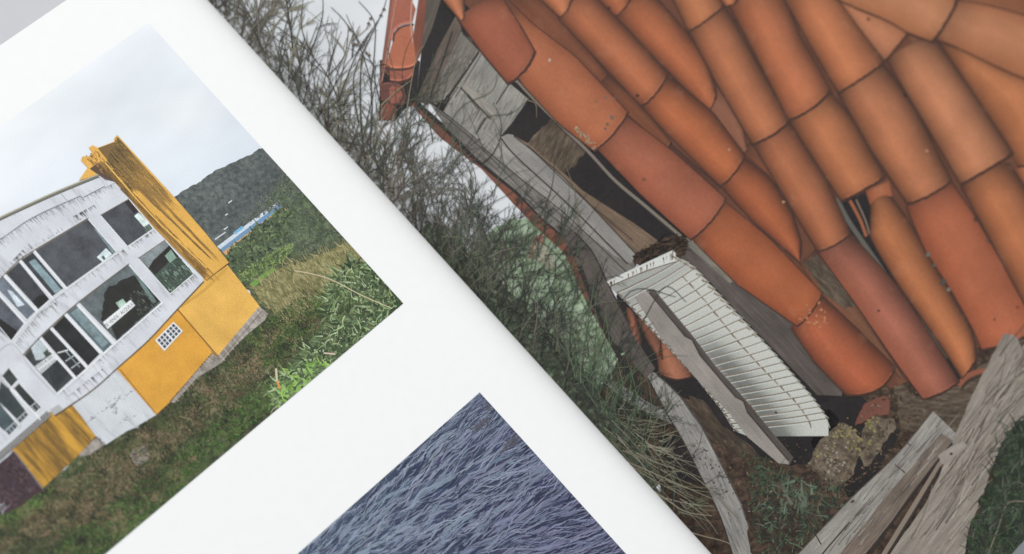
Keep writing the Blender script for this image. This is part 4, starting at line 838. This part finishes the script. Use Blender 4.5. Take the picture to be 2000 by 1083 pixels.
i = B(27); scatter(i, [(1420, 860), (1560, 850), (1700, 940), (1540, 990), (1400, 960), (1300, 880)], 260, (2, 6), (1.5, 3.5), 0, 90, [(96, 78, 62), (56, 44, 38), (128, 108, 88), (70, 56, 46)], .5, 2)
scatter(i, [(1470, 920), (1560, 960), (1530, 1020), (1440, 1000)], 40, (2, 6), (2, 4), 0, 90, [(140, 132, 124), (110, 100, 92)], .5, 2)
scatter(i, [(1620, 850), (1760, 740), (1860, 780), (1800, 850), (1680, 960), (1580, 990)], 300, (3, 9), (1.5, 4), 40, 70, [(110, 88, 68), (64, 50, 42), (138, 114, 90), (84, 66, 52)], .5, 2)
i.build('pebbles', M['plain'], P3)
# weeds
i = B(24).white(rough([(1462, 905), (1500, 915), (1545, 930), (1600, 955), (1650, 962), (1664, 975), (1560, 1100), (1484, 1200), (1460, 1000)], 7, 7)); i.build('weed_patch', M['soil'], P3)
i = B(40); wd = [(1470, 910), (1545, 925), (1605, 950), (1664, 968), (1560, 1090), (1480, 1090), (1462, 980)]
scatter(i, wd, 190, (8, 34), (1.2, 3.6), -80, 45, [(60, 76, 54), (86, 104, 76), (44, 56, 42), (104, 120, 96)], .9, 5, .2)
scatter(i, wd, 300, (3, 9), (3, 7), -80, 80, [(44, 56, 42), (58, 72, 52), (36, 46, 36), (74, 88, 66)], .5, 3, .4)
scatter(i, [(1530, 930), (1600, 950), (1580, 1010), (1520, 1000)], 22, (18, 46), (5, 9), -120, 60, [(84, 98, 78), (66, 80, 62), (106, 116, 98)], .5, 6, .1)
scatter(i, [(1445, 870), (1490, 900), (1520, 960), (1470, 980)], 60, (6, 18), (2, 4), -60, 60, [(70, 88, 58), (54, 70, 48)], .9)
i.build('weed_leaves', M['plain'], P3)
# old timbers bottom right
i = B(41).white(rough([(1950, 672), (1962, 652), (1984, 656), (2004, 700), (2060, 640), (2200, 700), (2120, 800), (2000, 830), (1960, 860), (1934, 920), (1926, 950), (1890, 1042), (1870, 1200), (1700, 1200), (1738, 1083), (1806, 986), (1838, 922), (1866, 846), (1900, 770)], 1.3, 12), -52)
for k in range(len(i.c)): i.c[k] = tuple(lin((162, 152, 140)))
i.build('cracked_timber', M['roughwood'], P3, 'thick cracked grey timber')
i = B(43); scatter(i, [(1960, 680), (1995, 700), (1990, 800), (1930, 880), (1880, 1050), (1760, 1083), (1820, 980), (1870, 850)], 130, (50, 160), (1.0, 2.8), -54, 3, [(110, 98, 86), (172, 162, 150), (128, 116, 104), (84, 74, 66), (184, 174, 160)], .25, 6, .3); i.build('timber_grain', M['plain'], P3)
i = B(45).poly([(1822, 803), (1866, 846), (1862, 864), (1806, 932), (1690, 1083), (1600, 1200), (1470, 1200), (1558, 1083), (1662, 974), (1750, 890)], (170, 164, 156), -52); i.build('grey_plank', M['wood'], P3)
i = B(46).poly([(1838, 846), (1862, 862), (1806, 930), (1690, 1083), (1600, 1200), (1560, 1200), (1650, 1070), (1740, 960)], (134, 118, 104), -53); i.build('plank_side', M['wood'], P3)
i = B(47); line(i, [(1860, 866), (1806, 934), (1740, 1024), (1694, 1090)], 5, (46, 38, 34)); line(i, [(1846, 890), (1790, 980), (1722, 1090)], 9, (150, 134, 118)); line(i, [(1838, 912), (1786, 1000), (1730, 1090)], 5, (50, 42, 36)); line(i, [(1660, 1020), (1620, 1066), (1600, 1090)], 3, (60, 52, 46)); line(i, [(1590, 1040), (1604, 1064)], 2.4, (52, 44, 40)); line(i, [(1748, 908), (1768, 924)], 2.6, (64, 52, 46)); line(i, [(1662, 982), (1668, 978)], 4, (60, 50, 44)); line(i, [(1770, 864), (1780, 872)], 2, (70, 60, 54)); line(i, [(1822, 803), (1752, 888), (1664, 972), (1558, 1083)], 2, (94, 82, 74))
scatter(i, [(1822, 820), (1856, 846), (1700, 1060), (1600, 1083), (1680, 980)], 90, (20, 80), (.8, 2), -52, 3, [(120, 110, 102), (186, 180, 172), (96, 84, 76)], .1, 5)
i.build('plank_grain', M['line'], P3)
i = B(49).poly([(1832, 890), (1858, 872), (1882, 862), (1890, 873), (1868, 890), (1840, 908)], (178, 168, 158), -30); i.poly([(1854, 887), (1858, 884), (1862, 886), (1858, 890)], (50, 42, 38), 0, 1); i.build('wood_offcut', M['smoothwood'], P3)
i = B(48).white(rough([(2100, 780), (2000, 812), (1972, 842), (1948, 880), (1940, 930), (1926, 950), (1890, 1050), (1870, 1200), (2200, 1200)], 7, 7)); i.build('weed_patch', M['weeds'], P3)
i = B(50); scatter(i, [(2030, 780), (1985, 820), (1930, 880), (1930, 950), (1880, 1090), (2000, 1090)], 460, (10, 40), (1.2, 3.6), -70, 45, [(38, 50, 38), (54, 68, 50), (28, 38, 30), (76, 90, 70), (92, 96, 82), (60, 52, 44)], .8, 4, .2)
line(i, [(2000, 980), (1968, 984), (1950, 1030), (1930, 1083)], 3, (124, 116, 98)); i.build('weed_leaves', M['plain'], P3)

# ---- broom twigs along the gutter
TW = dict()
def twigs(name, specs, layer, label=None):
    i = B(layer)
    for s_ in specs: scatter(i, *s_)
    return i.build(name, M['line'], P3, label)
def broom(ink, poly, n, L, ang, spread, cols, w, kids=(4, 8), sub=True):
    """bare branching stems: a long stem with thinner side twigs"""
    for p in sample(poly, n):
        l = random.uniform(*L); th = math.radians(ang+random.gauss(0, spread)); k = random.gauss(0, .035); col = jit(random.choice(cols), 12); ww = random.uniform(*w)
        def grow(p, th, l, ww, k, depth):
            ns = max(4, int(l/14)); pts = [np.array(p, float)]; hd = [th]
            for _ in range(ns):
                th += k+random.gauss(0, .05); pts.append(pts[-1]+np.array([math.cos(th), math.sin(th)])*l/ns); hd.append(th)
            ink.stroke(pts, ww, ww*.45, jit(col, 8), random.uniform(0, 3))
            if depth < (2 if sub else 1):
                for _ in range(random.randint(*kids) if depth == 0 else random.randint(1, 3)):
                    q = random.randint(1, ns-1); grow(pts[q], hd[q]+random.choice((-1, 1))*random.uniform(.25, .75), l*random.uniform(.22, .5), ww*.68, random.gauss(0, .07), depth+1)
        grow(p, th, l, ww, k, 0)
def brooms(name, specs, layer, label=None):
    i = B(layer)
    for s_ in specs: broom(i, *s_)
    return i.build(name, M['line'], P3, label)
grey = [(104, 100, 88), (84, 81, 72), (122, 116, 102), (70, 68, 60), (150, 142, 124)]
topb = [gp(-.1, -10), gp(-.1, 190), (560, -10), (560, 90), (610, 170), (700, 260), (760, 320), gp(.42, 50), gp(.42, -15)]
brooms('broom_twigs', [(topb, 30, (120, 230), -98, 16, grey, (2.4, 3.6)), (topb, 26, (80, 170), -64, 20, grey, (1.8, 2.8)),
    ([gp(-.1, -10), gp(-.1, 40), gp(.1, 30), gp(.25, 16), gp(.42, 20), gp(.42, -15)], 60, (50, 120), -84, 24, [(74, 72, 64), (96, 92, 80), (124, 118, 102)], (1.6, 2.8), (2, 4), False)], 52, 'blurred grey broom twigs at the top of the gutter')
thin = [(70, 70, 62), (54, 54, 50), (92, 90, 78), (116, 112, 98), (80, 86, 70)]
mid1 = [gp(.13, -10), (600, 200), (690, 260), (770, 310), (840, 370), (920, 440), (990, 500), (1030, 540), gp(.55, 90), gp(.55, -15)]
nearg = [gp(.13, -10), gp(.13, 14), gp(.3, 24), gp(.42, 30), gp(.55, 36), gp(.55, -10)]
brooms('broom_twigs', [(mid1, 38, (90, 200), -86, 22, thin, (1.3, 2.2)), (mid1, 26, (60, 150), -46, 26, thin, (1.2, 2.0)), (mid1, 18, (60, 140), -128, 22, thin, (1.2, 2.0)),
    (nearg, 80, (40, 110), -82, 26, [(62, 60, 54), (50, 50, 46), (92, 88, 76), (120, 114, 98)], (1.4, 2.6), (2, 4), False)], 53)
mid2 = [gp(.40, -12), (870, 480), (950, 520), (1020, 560), (1080, 610), (1130, 680), (1180, 750), (1220, 800), (1240, 850), (1260, 900), (1290, 960), gp(.95, -12)]
dk = [(42, 44, 40), (56, 60, 52), (70, 78, 62), (98, 112, 86), (54, 50, 46)]
gap = [(880, 400), (960, 430), (1060, 450), (1120, 510), (1180, 620), (1230, 740), (1180, 760), (1060, 680), (960, 560)]
near2 = [gp(.42, -12), gp(.42, 30), gp(.6, 46), gp(.8, 46), gp(.95, 36), gp(.95, -12)]
brooms('broom_twigs', [(mid2, 40, (90, 200), -84, 26, dk, (1.3, 2.1)), (mid2, 34, (60, 140), -36, 28, dk, (1.1, 1.9)), (mid2, 26, (60, 140), -146, 26, dk, (1.1, 1.9)),
    (gap, 34, (50, 110), -60, 60, [(30, 32, 28), (44, 50, 40), (56, 68, 48)], (1.0, 1.6)), (near2, 80, (40, 110), -80, 32, [(62, 64, 58), (48, 50, 46), (84, 90, 74), (108, 110, 94)], (1.3, 2.4), (2, 4), False)], 54, 'dark green broom twigs in the middle of the gutter')
i = B(56)
for _ in range(34):
    p = sample([(800, 210), (900, 260), (1000, 340), (1090, 450), (1180, 600), (1250, 720), (1150, 640), (1000, 480), (850, 330)], 1)[0]
    scatter(i, [p, p+(3, 0), p+(0, 3)], 1, (60, 160), (1.3, 2.4), -75, 36, [(62, 78, 56), (82, 100, 74), (60, 62, 54)], 1.1, 8, .3)
for _ in range(90):
    p = sample([(1090, 680), (1160, 680), (1240, 780), (1300, 900), (1200, 880)], 1)[0]
    scatter(i, [p, p+(3, 0), p+(0, 3)], 1, (60, 170), (1.2, 2.2), -92, 22, [(88, 108, 80), (72, 90, 66), (106, 122, 92), (56, 66, 52)], .6, 8, .3)
# dry pale stalks
scatter(i, [gp(.78, 0), (1180, 800), (1300, 880), (1330, 960), gp(.97, 0)], 60, (50, 130), (1.0, 1.9), 30, 14, [(156, 148, 124), (134, 128, 106), (176, 168, 146), (112, 108, 90)], .35, 7, .4)
scatter(i, [(1180, 790), (1260, 800), (1330, 880), (1300, 930)], 36, (24, 60), (1.0, 1.8), -15, 20, [(150, 144, 124), (126, 120, 102)], .6, 6, .4)
scatter(i, [gp(.3, 5), gp(.3, 60), gp(.7, 90), gp(.7, 5)], 40, (40, 110), (1.6, 2.6), -60, 34, [(118, 112, 96), (104, 100, 86)], .8, 8, .4)
i.build('dry_stalks', M['line'], P3)
i = B(58)
def tw(pts, w_=3, col=(70, 68, 58)): line(i, pts, w_, col, 1.0)
tw([(712, 310), (704, 220), (706, 120), (720, 80), (748, 20), (756, -10)], 3.4); tw([(722, 300), (726, 180), (702, 90), (672, 40), (646, 14)], 2.6); tw([(706, 90), (690, 60), (676, 28)], 1.8); tw([(724, 176), (732, 90), (730, 40), (700, 2)], 2.4)
tw([(640, 150), (672, 110), (680, 60), (678, 50)], 2); tw([(600, 120), (628, 40), (630, -10)], 2.4); tw([(742, 200), (730, 140), (746, 126), (762, 130)], 2.4); tw([(660, 200), (690, 120), (712, 80), (738, 40)], 2.6); tw([(612, 110), (590, 60), (592, -10)], 2.4)
tw([(640, 140), (648, 110), (652, 96)], 1.6); tw([(700, 240), (690, 160), (706, 104)], 3); tw([(744, 206), (780, 174), (806, 156)], 3, (150, 138, 112)); tw([(792, 240), (800, 180), (814, 110), (828, 90)], 2.2, (150, 138, 118)); tw([(770, 260), (772, 160), (756, 92)], 1.8, (96, 88, 72)); tw([(780, 330), (800, 260), (802, 216)], 2.2)
tw([(840, 250), (868, 180), (876, 118)], 1.8, (92, 100, 84)); tw([(852, 200), (858, 140), (832, 138)], 2, (80, 88, 72)); tw([(860, 276), (900, 210), (958, 180), (972, 146)], 1.7, (84, 96, 76)); tw([(930, 262), (948, 230), (1000, 220), (1036, 190)], 1.6, (80, 92, 72)); tw([(1130, 440), (1124, 380), (1104, 322)], 2.6, (120, 114, 92))
tw([(1030, 196), (1046, 204), (1048, 230)], 2.4, (132, 118, 96)); tw([(1190, 752), (1260, 620), (1300, 560), (1340, 590)], 2.2, (66, 78, 60)); tw([(1170, 690), (1230, 570), (1320, 580)], 1.8, (60, 66, 52))
tw([(1240, 990), (1330, 920), (1440, 1010)][::-1], 2.2, (150, 142, 120)); tw([(1230, 930), (1300, 975), (1340, 1000), (1390, 1008)], 3, (172, 164, 140)); tw([(1220, 900), (1300, 935), (1392, 975)], 3, (156, 148, 126)); tw([(1215, 905), (1290, 985), (1340, 1060)], 2.4, (150, 142, 120)); tw([(1260, 950), (1330, 1030), (1420, 1060), (1440, 1083)], 2.6, (168, 160, 138))
for x, y in ((712, 104), (680, 58), (688, 86), (702, 116), (717, 108), (716, 46), (720, 36), (746, 18), (740, 30), (692, 88), (706, 82)): i.poly([(x, y), (x+5, y-3), (x+8, y+1), (x+3, y+3)], (112, 94, 72))
i.build('single_twigs', M['line'], P3)
